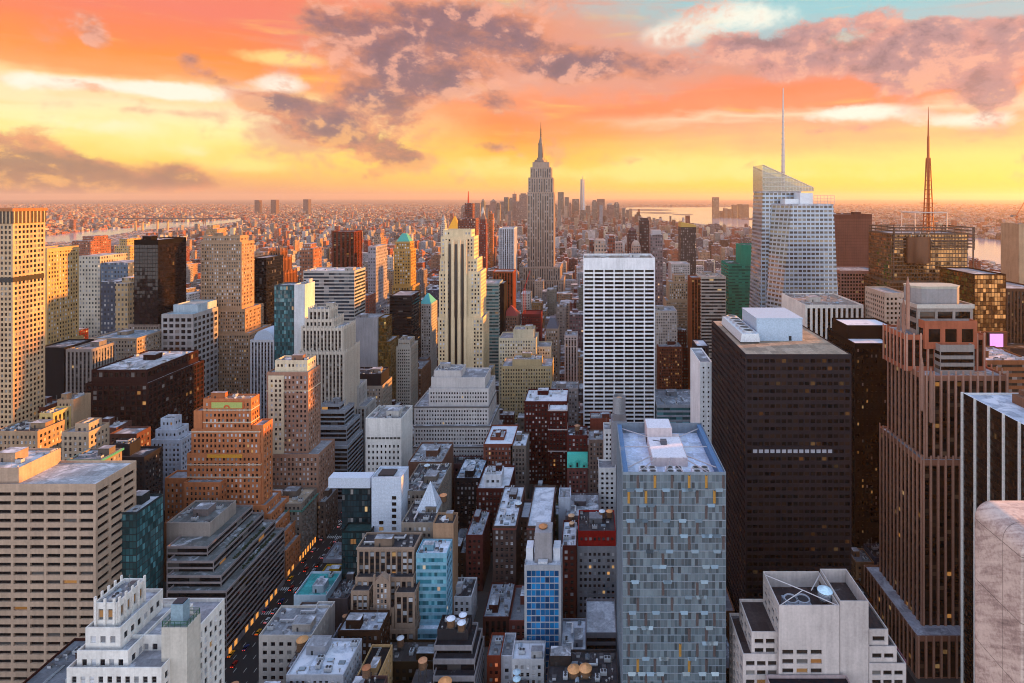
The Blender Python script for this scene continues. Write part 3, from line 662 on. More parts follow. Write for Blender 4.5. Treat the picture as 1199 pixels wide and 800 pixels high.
r_('party_wall_building', 'pale blue walled low building with a turquoise roof on the avenue', 'shop building', 'blank', (.48, .55, .60), [(344, 382, 697, 345, 22)], roof=(.10, .36, .36), snow=.15, units=1)
r_('shed_building', 'greyish brown windowless shed building right of the turquoise roof', 'shop building', 'blank', (.2, .17, .17), [(382.5, 407, 701, 347, 24)], units=3, roof=dkroof)
r_('shed_building', 'brown brick low wall building in front of the turquoise roof', 'shop building', 'blank', (.22, .18, .17), [(347, 383, 714, 337, 6.5)], units=1)
r_('low_building', 'small yellow painted penthouse building behind the turquoise roof', 'shop building', 'sash', (.55, .38, .06), [(372, 404, 676, 385, 14)], units=2, budget=20)
r_('low_building', 'small grey flat building on the avenue behind the yellow penthouse', 'shop building', 'sash', (.34, .33, .36), [(378, 412, 655, 408, 20)], units=4, budget=20)
r_('loft_building', 'white low corner building with red trimmed roof and square windows', 'loft building', 'square', (.50, .47, .44), [(303, 365, 744, 300, 22)], units=3, budget=60, bw=4.2, fh=4.4)
r_('party_wall_building', 'narrow building with tall bare white flank behind the red trimmed corner building', 'loft building', 'blank', (.56, .53, .50), [(350, 371, 738, 306, 22)], units=2)
r_('loft_building', 'bluish white small loft wedged beside the brown gothic terraced building', 'loft building', 'sash', (.45, .48, .55), [(386, 405, 752, 318, 14)], units=4, budget=30, roof=dkroof)
r_('low_building', 'lowest white roofed building with dark skylight at the foot of the view', 'low building', 'sash', (.42, .44, .48), [(335, 402, 790, 268, 22)], units=7, roof=(.5, .54, .6), snow=.6, budget=20)
r_('low_building', 'small tan parapet building with black roof at the foot of the brown terraced building', 'low building', 'sash', (.48, .36, .22), [(415, 441, 797, 272, 22)], roof=(.03, .03, .035), snow=.02, units=2, budget=20)
GT = (.36, .29, .24)
b = r_('gothic_office', 'brown stone office with wings, gothic gable and three roof levels', 'office building', 'pier', GT,
   [(409, 486, 737, 319, 26), (409, 432, 692, 320, 24), (462, 486, 694, 320, 24), (433, 461, 712, 319.6, 20), (416, 484, 676, 326, 20), (418, 485, 641, 331, 15, dict(cornice=[(.3, .8, .4)]))],
   glass=G_PANE, sp=(.10, .075, .06), ww=.72, wh=.62, bw=3.3, units=4, budget=100, roof=dkroof, snow=.08)
mb = MB(); x0, x1, y0, zt = XP(439, 318), XP(455, 318), 318.2, ZP(681, 318)
mb.box(x0, x1, y0, y0 + 4, ZP(722, 318), zt); mb.poly([(x0, y0, zt), (x1, y0, zt), ((x0 + x1) / 2, y0, zt + 3.2)]); mb.quads([[(x1, y0, zt), (x1, y0 + 4, zt), ((x0+x1)/2, y0 + 4, zt + 3.2), ((x0+x1)/2, y0, zt + 3.2)], [(x0, y0 + 4, zt), (x0, y0, zt), ((x0+x1)/2, y0, zt + 3.2), ((x0+x1)/2, y0 + 4, zt + 3.2)]])
mb.box(x0 - .9, x0, y0 - .3, y0 + .8, ZP(722, 318), zt + 3.5); mb.box(x1, x1 + .9, y0 - .3, y0 + .8, ZP(722, 318), zt + 3.5)
b.part('gable', mb, wallm(GT))
for r in range(6):
    for k in range(3): link('window', pane_mesh(1.1, 1.9, [G_PANE, FRAME], True), b.root, ((x0 + x1) / 2 + (k - 1) * 2.0 - b.off[0], y0 - .05 - b.off[1], zt - 2.4 - r * 2.9), 0)
b = r_('glass_office', 'pale turquoise glass office with white roof beside the brown gothic office', 'office building', 'band', (.30, .46, .54),
   [(487, 523, 648, 329, 14), (487, 520, 737, 324, 5)], glass=G_CYAN, fh=4.1, wh=.6, bw=1.7, sp=(.1, .2, .25), roof=(.6, .64, .7), snow=.7, units=4, budget=100)
r_('shaft_building', 'bare tan lift tower with a round white fan on its roof', 'building shaft', 'blank', (.40, .29, .21), [(507, 531, 613, 344, 12)], roof=dkroof, snow=.05, units=1)
b = BLD['bare tan lift tower with a round white fan on its roof']; x0, x1, y0, y1, z0 = b.roofs[0]
b.part('fan', MB().lathe((x0+x1)/2, (y0+y1)/2, [(2.6, z0), (2.6, z0 + 1.4), (2.2, z0 + 1.4), (.5, z0 + .9)], 16), plain((.6, .62, .65)))
r_('loft_building', 'dark roofed low block with pale ducts in front of the white glass pyramid', 'loft building', 'sash', STONE, [(470, 507, 612, 349, 28)], roof=dkroof, snow=.1, units=14, budget=30)
b = r_('white_tower', 'white gridded square tower with a few small dark windows', 'office tower', 'curtain', (.50, .55, .62),
   [(435, 470, 559, 372, 15)], glass=plain((.56, .60, .66), .35), budget=100, roof=(.5, .52, .55), rec=.05, bw=2.0, fh=2.6, top=.4)
for pa, pb_, y0_, n_ in ((459, 464, 583, 7), (444, 449, 612, 3)):
    for r in range(n_):
        z0 = ZP(y0_ + r * 7.2, 372); b.part('window', MB().box(XP(pa, 372), XP(pb_, 372), 371.85, 371.95, z0 - 1.1, z0 + 1.1), glassm((.012, .009, .007), lit=.3, blind_sheen=.1, litk=.4, spec=.2))
b.part('cooling_plant', MB().box(XP(444, 378), XP(462, 378), 376, 384, ZP(559, 372) - 1.2, ZP(559, 372) - .2), plain((.05, .05, .055)))
b = r_('glass_pavilion', 'dark glass block hung under a white portal frame beside the white gridded tower', 'office building', 'curtain', (.03, .05, .06), [(400, 434, 571, 380, 12, dict(style='curtain'))], glass=glassm((.012, .03, .038), lit=.02, blind_sheen=.1, tilt=.05), budget=60)
b.part('portal_frame', MB().box(XP(386, 378), XP(435, 378) - .05, 376, 384, ZP(570, 378), ZP(558, 378)), plain((.52, .56, .62)))
r_('glass_pavilion', 'low dark teal glass box at the foot of the white gridded tower', 'low building', 'curtain', (.02, .05, .055), [(400, 434, 622, 366, 10)], glass=glassm((.01, .035, .04), lit=.02, blind_sheen=.1), budget=30, roof=(.05, .12, .12), snow=.02)
b = r_('marble_block', 'white marble block with bare sunlit flank and small windows in five columns', 'office block', 'square', (.60, .59, .57),
   [(428, 470, 490, 457, 29)], bw=3.5, fh=4.6, ww=.42, wh=.5, top=20, budget=60, roof=(.3, .3, .3), faces='S', units=8)
x0, x1, y0, y1, z0 = b.roofs[0]; zz = z0 + 1.25
mb = MB()
for k in range(9): mb.box(x0 + 1 + k * 3, x0 + 3.2 + k * 3, 456.7, 456.9, zz - 16.5, zz - 15)
b.part('louvre', mb, plain((.1, .1, .1)), 'stuff')
b = r_('big_office', 'large pale many windowed office with three setback ledges and dark string courses', 'office building', 'square', (.50, .48, .47),
   [(484, 577, 523, 500, 60, dict(cornice=[(0, 1.1, .5)], fincol=(.16, .15, .15))), (484.5, 574, 499, 506, 52, dict(cornice=[(0, 1.1, .5)], fincol=(.16, .15, .15))),
    (485, 572, 476, 512, 44, dict(cornice=[(0, 1.1, .5)], fincol=(.16, .15, .15))), (502, 572, 455, 516, 38), (505, 568, 442, 520, 30, dict(style='blank', top=1)), (508, 540, 434, 524, 20, dict(style='blank'))], units=6, budget=100, bw=2.4, fh=3.6)
r_('brick_building', 'brown brick block with windowless diamond patterned flank behind the glass pyramid', 'loft building', 'blank', (.22, .14, .11), [(478, 518, 541, 430, 35)], units=9)
r_('loft_building', 'low block of jumbled ducts between the brown brick block and glass pyramid', 'loft building', 'sash', STONE, [(470, 512, 575, 385, 40)], units=16, budget=20, roof=(.12, .12, .13))
r_('loft_building', 'small white fronted building under a brick bulkhead, right of the turquoise glass office', 'loft building', 'sash', (.58, .58, .60), [(523, 552, 699, 345, 18)], units=2, budget=30, roof=dkroof)
r_('loft_building', 'black sided loft with bluish roof plant between the big pale office and red brick block', 'loft building', 'sash', (.055, .05, .055), [(533, 562, 560, 438, 34)], units=10, budget=60, roof=(.3, .38, .46), snow=.5)
b = r_('stepped_loft', 'dark stepped loft with pale ledge lines at the foot of the turquoise glass office', 'loft building', 'band', (.30, .29, .30),
   [(507, 556, 792, 283, 26), (507, 556, 772, 288, 21), (508, 553, 756, 293, 16), (510, 548, 737, 298, 11, dict(style='blank', col=(.07, .07, .08)))], fh=4.2, wh=.72, glass=G_OFF, roof=(.06, .06, .07), snow=.05, units=3, budget=60)
r_('brick_building', 'dark red brick block with white roof hut and rows of lit sash windows', 'loft building', 'sash', (.14, .05, .042),
   [(558, 596, 572, 420, 36), (567, 587, 556, 424, 14, dict(style='office', col=(.62, .63, .66)))], glass=G_PANE, units=4, budget=100, roof=(.5, .52, .55), snow=.6)
CT = (.16, .12, .11)
b = r_('courtyard_block', 'dark loft with two equal wings around a court and planted roof', 'loft building', 'sash', CT,
   [(577, 604, 616, 370, 52, dict(cornice=[(1.5, 1, .3)], fincol=(.26, .10, .08))), (617, 645, 616, 370, 52, dict(cornice=[(1.5, 1, .3)], fincol=(.26, .10, .08))), (597, 624, 606, 398, 22)], glass=G_PANE, units=6, budget=100, roof=(.5, .53, .58), snow=.6)
b = r_('blue_tower', 'slim cobalt blue glass tower in a pale frame', 'hotel tower', 'curtain', (.40, .41, .43),
   [(614, 657, 662, 300, 18)], glass=G_AZURE, bw=2.4, fh=3.4, edge=1.2, top=2.6, rec=.12, budget=100, roof=(.6, .62, .66), snow=.6)
b.part('penthouse', MB().box(XP(626, 304), XP(646, 304), 304, 314, ZP(662, 300) - 1.2, ZP(624, 304)), wallm((.36, .35, .36)))
for q in ((616, 624), (648, 656)): b.part('stair_cabin', MB().box(XP(q[0], 305), XP(q[1], 305), 305, 312, ZP(662, 300) - 1.2, ZP(642, 305)), wallm((.58, .6, .64)))
b.part('fan_unit', MB().box(XP(630, 301), XP(641, 301), 301, 303.5, ZP(662, 300) - 1.1, ZP(658, 301)), plain((.55, .57, .6)))
tank(XP(636, 309), 309, ZP(628, 304), 'squat tan tank inside the rooftop frame of the cobalt glass tower', 2.2, 2.0, .5)
b = r_('red_top_building', 'grey grid loft whose two top floors are painted red', 'loft building', 'office', (.30, .31, .33),
   [(676, 722, 640, 355, 30), (676.5, 721.5, 622, 356, 24, dict(col=(.34, .04, .035)))], glass=glassm((.02, .022, .026), lit=.16, blind_sheen=.3, bcol=(.42, .43, .45)), bw=2.8, units=6, budget=100, roof=dkroof, snow=.1)
r_('loft_building', 'dark loft with pale roof squeezed between the cobalt tower and the red topped loft', 'loft building', 'sash', (.16, .06, .05), [(657.5, 675, 639, 352, 28)], units=3, budget=50, roof=(.48, .5, .53), snow=.6)
r_('shed_building', 'steep roofed grey low hall left of the white gridded apartment tower', 'low building', 'sash', (.2, .18, .19), [(662, 702, 604, 392, 30)], units=4, budget=20)
r_('shaft_building', 'small bluish white lift shaft standing over the grey hall', 'building shaft', 'blank', (.48, .52, .58), [(654, 668, 583, 400, 14)], units=1)
r_('low_building', 'flat grey roofed garage deck behind the twin tan tanks', 'low building', 'sash', (.30, .31, .34), [(656, 686, 768, 292, 26)], units=2, roof=(.45, .48, .53), snow=.5, budget=20)
r_('low_building', 'car deck with a white awning between the garage and the faceted glass tower', 'car park', 'band', (.24, .24, .26), [(686, 722, 741, 306, 26)], roof=(.4, .42, .45), budget=20)
r_('low_building', 'low white roofed building with small pinnacles in front of the cobalt tower', 'low building', 'sash', (.45, .46, .48), [(599, 637, 772, 284, 12)], roof=(.62, .65, .7), snow=.7, units=3, budget=20)
r_('low_building', 'narrow low red and yellow shop front at the foot of the cobalt tower', 'shop building', 'office', (.30, .10, .06), [(570, 586, 768, 300, 16)], units=1, budget=20, glass=glassm((.05, .01, .01), lit=.5, litcol=(1, .05, .02)))
r_('low_building', 'small white townhouse with six dark windows by the red shop front', 'townhouse', 'sash', (.55, .55, .58), [(586.5, 600, 768, 302, 16)], units=1, budget=20)
r_('loft_building', 'low dark lofts with silvery roof plant at the bottom edge near twin tan tanks', 'loft building', 'sash', (.10, .09, .09), [(640, 724, 800, 268, 20)], units=12, budget=20, roof=(.10, .10, .11), snow=.2)
r_('apartment_tower', 'slim white gridded apartment tower hard against the faceted glass tower', 'apartment tower', 'square', (.60, .60, .60), [(701, 721, 548, 424, 14), (707, 723, 503, 440, 14)], bw=3.2, fh=3.6, ww=.5, wh=.5, units=1, budget=80)
b = r_('brick_building', 'deep red brick block with projecting end tower and white bands', 'apartment building', 'sash', (.13, .034, .03),
   [(614, 664, 470, 520, 34), (642, 664, 480, 505, 16, dict(cornice=[(0, 1, .4), (17, .8, .35), (36, .8, .35)], fincol=(.52, .48, .47)))], glass=G_PANE, units=5, budget=100, roof=(.5, .52, .56), snow=.7)
r_('office_building', 'wide yellowish stone office with crowded small windows above the deep red block', 'office building', 'sash', (.44, .37, .25), [(587, 646, 429, 600, 34), (600, 634, 421, 604, 20, dict(style='blank'))], units=8, budget=100, bw=2.7, glass=glassm((.02, .018, .015), lit=.08, blind_sheen=.25, litk=.5))
r_('office_building', 'grey stone building with an arcaded top storey left of the white grid slab', 'office building', 'sash', (.36, .33, .32), [(645, 677, 455, 575, 24)], units=5, budget=60)
r_('brick_building', 'bare reddish brown walled block at the foot of the white grid slab', 'loft building', 'blank', (.22, .09, .07), [(691, 716, 490, 500, 16)], units=4, snow=.1)
r_('brick_building', 'small dark red house block below the tan water tank', 'loft building', 'sash', (.17, .055, .05), [(664, 688, 510, 480, 20)], units=4, budget=40, roof=dkroof)
b = r_('mansard_building', 'small building with a bright turquoise mansard gable', 'townhouse', 'sash', (.25, .13, .12), [(664, 688, 548, 468, 8)], budget=30)
x0, x1, z0 = XP(664, 468), XP(688, 468), ZP(548, 468); zt = ZP(534, 468)
mb = MB().quads([[(x0, 467.8, z0 + .1), (x1, 467.8, z0 + .1), (x1, 470.5, zt), (x0, 470.5, zt)]]); mb.quads([[(x0, 470.5, zt), (x1, 470.5, zt), (x1, 475.8, zt), (x0, 475.8, zt)]]); mb.poly([(x0, 467.8, z0), (x0, 470.5, zt), (x0, 475.8, zt), (x0, 475.8, z0)]); mb.poly([(x1, 467.8, z0), (x1, 475.8, z0), (x1, 475.8, zt), (x1, 470.5, zt)])
for k in (-1, 0, 1):
    xc = (x0 + x1) / 2 + k * 5.5; hh = 5.4 if k == 0 else 3.2
    mb.box(xc - 1.5, xc + 1.5, 467.5, 470.4, z0 + .3, z0 + hh); mb.box(xc - .8, xc + .8, 467.35, 467.5, z0 + .9, z0 + hh - .8, 1); mb.poly([(xc - 1.9, 467.4, z0 + hh), (xc + 1.9, 467.4, z0 + hh), (xc, 467.4, z0 + hh + 1.8)])
b.part('mansard', mb, [plain((.12, .52, .45)), plain((.03, .03, .04))])
r_('apartment_house', 'brownish apartment house with fire escapes right of the turquoise mansard', 'apartment building', 'sash', (.24, .19, .17), [(689, 707, 515, 465, 20)], units=3, budget=40)
r_('loft_building', 'ochre grey loft with pale roof huts below the wide yellowish stone office', 'loft building', 'sash', (.25, .22, .2), [(598, 616, 522, 470, 26)], units=5, budget=40, roof=(.5, .54, .6), snow=.5)
r_('loft_building', 'brown loft under a broad white roof right of the big pale office', 'loft building', 'sash', (.26, .12, .09), [(566, 600, 520, 470, 40), (574, 590, 512, 480, 16)], units=8, budget=50, roof=(.55, .6, .66), snow=.8)
# 6th Avenue side
b = r_('grid_slab', 'white grid slab tower with broad dark windows and a blank top band', 'skyscraper', 'office', (.66, .66, .67),
   [(683, 767, 302, 560, 42)], bw=10.2, fh=3.95, ww=.88, wh=.60, rec=.6, edge=.6, top=11, glass=G_BLK, budget=100, units=9, roof=(.32, .28, .24), par=2)
b = r_('dark_tower', 'massive dark bronze office tower with a tan roof carrying silver coolers', 'skyscraper', 'office', (.062, .054, .062),
   [(873, 997, 415, 320, 89)], bw=3.15, fh=4.2, ww=.78, wh=.50, rec=.3, edge=.6, top=1.6, glass=glassm((.005, .004, .004), lit=.10, blind_sheen=.35, bcol=(.030, .017, .011), litk=.16, spec=.2, litcol=(1, .35, .08)), budget=100, roof=(.40, .34, .28), snow=.05, par=.5)  # brown share of panes stands in for warm reflections
x0, x1, y0, y1, z0 = b.roofs[0]
mb = MB().box(XP(887, 350), XP(941, 350), 352, 385, z0, z0 + 13.5, 0); mb.box(XP(887, 350) - .3, XP(941, 350) + .3, 351.7, 385.3, z0 + 13.5, z0 + 14, 0); mb.box(XP(925, 350), XP(928, 350), 351.8, 352, z0 + .2, z0 + 3, 1)
b.part('penthouse', mb, [plain((.42, .50, .58)), plain((.03, .03, .04))])
zc_ = ZP(415, 320) - 1.6 - 4.2 * 12.5
for i in range(14): xw = XP(873, 320) + .6 + (XP(997, 320) - XP(873, 320) - 1.2) / round((XP(997, 320) - XP(873, 320) - 1.2) / 3.15) * (i + 1.5); b.part('window_blind', MB().box(xw - 1.15, xw + 1.15, 320.2, 320.26, zc_ - 1.0, zc_ + 1.0), plain((.42, .42, .46)))
xc0, xc1 = XP(866, 347), XP(889, 347)
mb = MB(); yA, yB = 345, 395
mb.quads([[(xc0, yA, z0 + 1), (xc1, yA, z0 + 1), (xc1 - .8, yA, z0 + 6), (xc0 + .8, yA, z0 + 6)], [(xc1, yA, z0 + 1), (xc1, yB, z0 + 1), (xc1 - .8, yB, z0 + 6), (xc1 - .8, yA, z0 + 6)], [(xc0, yB, z0 + 1), (xc0, yA, z0 + 1), (xc0 + .8, yA, z0 + 6), (xc0 + .8, yB, z0 + 6)], [(xc0 + .8, yA, z0 + 6), (xc1 - .8, yA, z0 + 6), (xc1 - .8, yB, z0 + 6), (xc0 + .8, yB, z0 + 6)]])
mb.box(xc0 + .4, xc1 - .4, yA + 1, yB - 1, z0, z0 + 1, 1)
cu = b.part('cooling_unit', mb, [plain((.58, .62, .66), .4, .3), plain((.04, .04, .045))])
for k in range(6):
    yy = yA + 4.2 + k * 8.3; MB().lathe((xc0 + xc1) / 2, yy, [(3.5, z0 + 6.004), (3.5, z0 + 7.4), (2.9, z0 + 7.4), (2.85, z0 + 7.2)], 18, 0, top=False).lathe((xc0 + xc1) / 2, yy, [(2.85, z0 + 7.25), (.3, z0 + 7.3)], 18, 1).build('fan', [plain((.50, .53, .57), .4, .3), plain((.03, .03, .035))], cu)
r_('slab_building', 'thin white slab with tiny windows peeking left of the dark bronze tower', 'slab building', 'square', (.66, .67, .68), [(819.5, 834, 424, 425, 40)], bw=4.6, fh=3.6, ww=.3, wh=.4, faces='S', budget=60)
r_('low_office', 'low office with green glass strips and grey tilted roof behind the faceted glass tower', 'office building', 'band', (.33, .35, .38), [(769, 822, 474, 555, 44)], fh=4.5, wh=.6, glass=G_TEAL, units=10, budget=40, roof=(.26, .28, .31), snow=.3)
b = r_('white_box', 'white concrete block with bare front walls and stepped ribbon windowed sides', 'office building', 'office', (.52, .485, .47),
   [(912, 983, 709, 240, 22, dict(skip=lambda i, j, nc, nr, k: k == 'S' and (j < 4 or i > nc * .68), par=7)), (983.5, 1017, 704, 241, 21, dict(style='blank', par=6)), (880, 912, 740, 243, 20), (1017.5, 1040, 737, 243, 18), (1017.6, 1050, 757, 242, 20), (1017.7, 1061, 777, 241, 22), (870, 913, 766, 242, 24)],
   bw=5.4, fh=3.9, ww=.78, wh=.5, rec=.5, top=2, units=0, budget=100, roof=(.12, .10, .10), snow=.1, glass=glassm((.02, .017, .015), lit=.08, blind_sheen=.25, litk=.4))
z0 = ZP(709, 240) - 7
mb = MB()
mb.box(XP(918, 248), XP(948, 248), 244.5, 251.5, z0, z0 + 3.3)
cu = b.part('cooling_unit', mb, [plain((.45, .47, .52), .4, .3), plain((.5, .52, .56), .4, .3)])
for px in (926, 940): MB().lathe(XP(px, 248), 248, [(3.0, z0 + 3.304), (3.0, z0 + 4.5), (2.5, z0 + 4.5), (2.4, z0 + 4.0)], 18, 0, top=False).lathe(XP(px, 248), 248, [(2.45, z0 + 4.1), (.2, z0 + 4.2)], 18, 1).build('fan', [plain((.5, .52, .56), .4, .3), plain((.06, .06, .07))], cu)
mb = MB(); xa, xb_ = XP(912, 240) + .4, XP(983, 240) - .4; zt = z0 + 6.5
mb.bar((xa, 240.5, zt), (XP(940, 250), 250, zt), .22); mb.bar((XP(940, 250), 250, zt), (xa, 260, zt), .22); mb.bar((XP(940, 250), 250, zt), (xb_, 240.5, zt), .22); mb.bar((xb_, 260, zt), (XP(950, 250), 250, zt), .22)
b.part('roof_truss', mb, plain((.58, .55, .54)))
tank(XP(966, 249), 249, ZP(709, 240) - 4.4, 'big pale blue metal tank on the white concrete block', 3.0, 3.0, 1.5, (.42, .45, .5), (.55, .68, .74))
r_('low_building', 'black roofed low annex with pale rim before the white concrete block', 'low building', 'sash', (.42, .36, .36), [(907, 1006, 818, 228, 11.3)], roof=(.03, .035, .05), snow=.03, budget=20)
b = r_('fluted_block', 'brown block crowned by tall white fluted columns and roof machinery', 'office block', 'pier', (.64, .61, .57), [(943, 1011, 357, 500, 62)], bw=4.6, ww=.56, rec=.9, top=3, glass=G_BLK, sp=(.015, .010, .009), budget=80, units=14, roof=(.34, .30, .27), faces='S')
r_('dark_office', 'dark brown office with rounded corner and sunken roof ledge behind the bronze tower', 'office building', 'office', (.026, .015, .012),
   [(1001, 1046, 402, 395, 46), (992, 1046, 381, 412, 26, dict(style='blank', col=(.05, .03, .022)))], bw=3.0, ww=.4, glass=glassm((.010, .006, .004), lit=.10, blind_sheen=.05, litk=.5, spec=.2), roof=(.5, .54, .6), snow=.8, budget=100)
r_('green_tower', 'emerald green glass tower beside the crystal skyscraper', 'office tower', 'band', (.05, .26, .20), [(853, 892, 309, 733, 40), (868, 893, 287, 738, 28, dict(style='blank', col=(.05, .28, .21)))], glass=glassm((.006, .06, .05), lit=.02, blind_sheen=.5, bcol=(.015, .20, .155), tilt=.03), fh=4, wh=.45, bw=4, sp=(.01, .06, .05), budget=60, roof=(.05, .12, .1))
r_('brick_slab', 'russet brick slab with sunlit edge left of the banded pale tower', 'slab tower', 'pier', (.30, .13, .07), [(809, 821, 325, 705, 24)], fh=3.8, budget=30, glass=G_WARM)
r_('banded_tower', 'pale tower banded with window strips left of the emerald glass tower', 'office tower', 'band', (.46, .42, .38), [(821, 850, 324, 700, 36)], fh=4, wh=.5, bw=5, units=4, budget=50, roof=(.4, .34, .3))
r_('low_office', 'small dark block with pale roof at the foot of the banded tower', 'office building', 'pier', (.10, .09, .10), [(816, 830, 405, 640, 30)], roof=paleroof, snow=.5, budget=30)
r_('office_building', 'cream block with rounded parapet just right of the white grid slab', 'office building', 'sash', (.50, .46, .42), [(762, 793, 364, 730, 34)], budget=60, units=3)
r_('brick_building', 'reddish block with glowing orange park lights at its foot', 'office building', 'sash', (.26, .12, .08), [(771, 799, 406, 715, 26)], glass=glassm((.03, .015, .01), lit=.35, blind_sheen=.1, litk=.7), units=5, budget=60)
r_('setback_tower', 'tan setback tower standing above the cream block by the park', 'office tower', 'sash', (.40, .31, .23), [(780, 810, 352, 800, 34), (783, 806, 330, 804, 26), (789, 802, 322, 808, 16)], budget=40)
r_('setback_tower', 'white topped grey tower farther behind the tan setback tower', 'office tower', 'sash', (.44, .42, .40), [(786, 808, 309, 960, 40)], budget=30)
r_('grid_office', 'pinkish office front with fine bright grid lines below the tan terrace building', 'office building', 'office', (.42, .28, .24), [(984, 1033, 317, 652, 40)], bw=3.2, fh=3.9, ww=.7, wh=.6, rec=.2, glass=G_WARM, budget=60)
r_('office_building', 'tan terraced building lit warm above the pinkish grid front', 'office building', 'sash', (.42, .32, .22), [(997, 1031, 305, 850, 40), (1003, 1026, 294, 856, 26)], budget=40, fh=4.4, bw=4)
r_('slab_tower', 'plain reddish brown slab tower right of the crystal skyscraper', 'slab tower', 'curtain', (.20, .10, .075), [(977, 1021, 251, 800, 50)], glass=wallm((.24, .13, .10)), bw=3, fh=4, top=6, rec=.05, budget=40, units=3)
r_('office_building', 'beige waffle fronted building behind the pink granite tower', 'office building', 'office', (.46, .38, .32), [(1036, 1062, 343, 470, 34)], glass=G_WARM, budget=50)
r_('brown_glass_tower', 'brown mirror glass tower reflecting the sunset by the pink billboards', 'office tower', 'curtain', (.10, .05, .025), [(1141, 1178, 321, 500, 50)], glass=glassm((.30, .14, .045), lit=.0, blind_sheen=0, tilt=.06, metal=.8, rough=.12), budget=80, bw=2.4)
r_('striped_tower', 'dark tower with vertical stripes at the right beyond the brown mirror tower', 'office tower', 'pier', (.16, .10, .07), [(1178.6, 1225, 338, 500, 50)], glass=G_WARM, budget=50, bw=3)
r_('low_office', 'orange brick office with pale flat roof below the pink billboards', 'office building', 'band', (.34, .19, .11), [(1143, 1210, 422, 430, 42)], fh=4.6, wh=.45, bw=4, units=8, budget=40, roof=(.5, .44, .42), snow=.5, glass=glassm((.03, .025, .02), lit=.05, blind_sheen=.3))
r_('dark_block', 'dark bunker-like roof beside the pink billboards on the far right', 'office building', 'blank', (.10, .07, .06), [(1183, 1240, 408, 478, 30)], roof=(.14, .10, .08))
# left midtown
GRIDC = (.50, .39, .28)
b = r_('grid_tower', 'pale concrete grid tower with a dark mechanical band at the left', 'skyscraper', 'office', GRIDC, [(-70, 15, 262, 420, 25), (-70, 15.2, 245, 419.6, 25.6, dict(style='pier', col=(.40, .26, .17), rec=.6, top=3))][:1], bw=2.9, fh=3.75, ww=.62, wh=.58, rec=.45, top=.8, budget=100)
x0, x1 = XP(-70, 420), XP(15, 420); zt = ZP(262, 420)
b2 = BLD['pale concrete grid tower with a dark mechanical band at the left']
mb = MB().box(x0 - .4, x1 + .4, 419.6, 445.4, zt + .05, zt + 10.5, 0)
for k in range(20): mb.box(x0 + k * 2.7, x0 + k * 2.7 + .7, 419.2, 419.55, zt + .1, zt + 9, 1)
for k in range(9): mb.box(x1 + .45, x1 + .8, 420 + k * 2.9, 420.8 + k * 2.9, zt + .1, zt + 9, 1)
mb.box(x0 - .9, x1 + .9, 419, 446, zt + 9.0, zt + 11.2, 2)
b2.part('crown', mb, [plain((.10, .07, .05)), wallm(GRIDC), wallm((.40, .22, .13))])
zb_ = ZP(325, 420); mb = MB(); mb.box(x0 + 1, x1 + .12, 419.88, 444, zb_ - 3.6, zb_); b2.part('mechanical_band', mb, plain((.05, .04, .035)))
r_('gold_tower', 'slender tan tower glowing gold with a toothed top beside the pale grid tower', 'skyscraper', 'sash', (.48, .37, .22), [(30, 55, 291, 560, 35), (30, 55.2, 404, 558, 40)], budget=90, fh=4, bw=3, cornice=[(3, 1, .5)])
r_('slab_building', 'low black slab wedged below the slender gold tower', 'slab building', 'blank', (.035, .037, .045), [(44, 75, 407, 500, 30)], roof=(.16, .18, .2))
r_('pier_building', 'grey stone block with slender piers below the slender gold tower', 'office building', 'pier', (.33, .31, .30), [(77, 107, 409, 500, 26)], budget=60, units=4)
r_('palazzo_block', 'stone palazzo style block with arcade top and bluish roof', 'office block', 'sash', (.36, .31, .26), [(106, 160, 396, 560, 40)], budget=90, cornice=[(0, 1.2, .8), (14, .8, .4)], roof=(.26, .32, .36), units=3)
r_('palazzo_block', 'darker stone block with curved corner beside the bluish roofed palazzo block', 'office block', 'sash', (.31, .26, .23), [(150, 187, 380, 600, 40)], budget=60, roof=(.24, .3, .34), units=2)
r_('pale_office', 'pale block with large square openings in front of the black glass tower', 'office building', 'office', (.38, .37, .37), [(189, 226, 368, 590, 40), (203, 232, 357, 604, 30, dict(style='blank', col=(.40, .46, .50)))], bw=6, fh=6, ww=.7, wh=.6, budget=40, roof=(.36, .44, .48))
r_('black_tower', 'black glass tower with faint red glint left of the tan gothic tower', 'skyscraper', 'curtain', (.018, .014, .016), [(157, 185, 281, 600, 42)], glass=glassm((.008, .006, .008), lit=.012, blind_sheen=.06, bcol=(.03, .02, .02), tilt=.02, spec=.3), fh=4, bw=2.6, top=5, budget=90, units=2)
b = r_('gothic_tower', 'tall tan stone tower with arched crown and sunlit golden flank', 'skyscraper', 'sash', (.40, .30, .22), [(228, 292, 390, 634, 44), (232, 287, 362, 637, 36), (235, 283, 283, 640, 24), (238, 281, 276, 643, 16)], budget=100, bw=2.7, fh=3.9, cornice=[(2, 1, .6), (22, .7, .4)], units=2)
r_('dark_slab', 'dark slab just behind the tan gothic tower', 'slab tower', 'curtain', (.05, .05, .06), [(293, 312, 302, 720, 40)], glass=G_OFF, fh=4, bw=3, budget=40)
r_('crowned_tower', 'russet brick tower with spiky crown glowing orange', 'skyscraper', 'pier', (.36, .18, .09), [(309, 333, 320, 800, 34), (313, 331, 303, 804, 24), (316, 329, 294, 807, 16)], budget=60, bw=4, fh=4.2, fin=(1, 1, .8, -3.5))
b = r_('domed_building', 'small white building with an arched vault roof before the slim teal tower', 'office building', 'pier', (.50, .50, .52), [(293, 321, 398, 600, 26)], budget=40)
x0, x1, y0, y1, z0 = b.roofs[0]; mb = MB(); n = 12; xc, hw = (x0 + x1) / 2, (x1 - x0) * .42
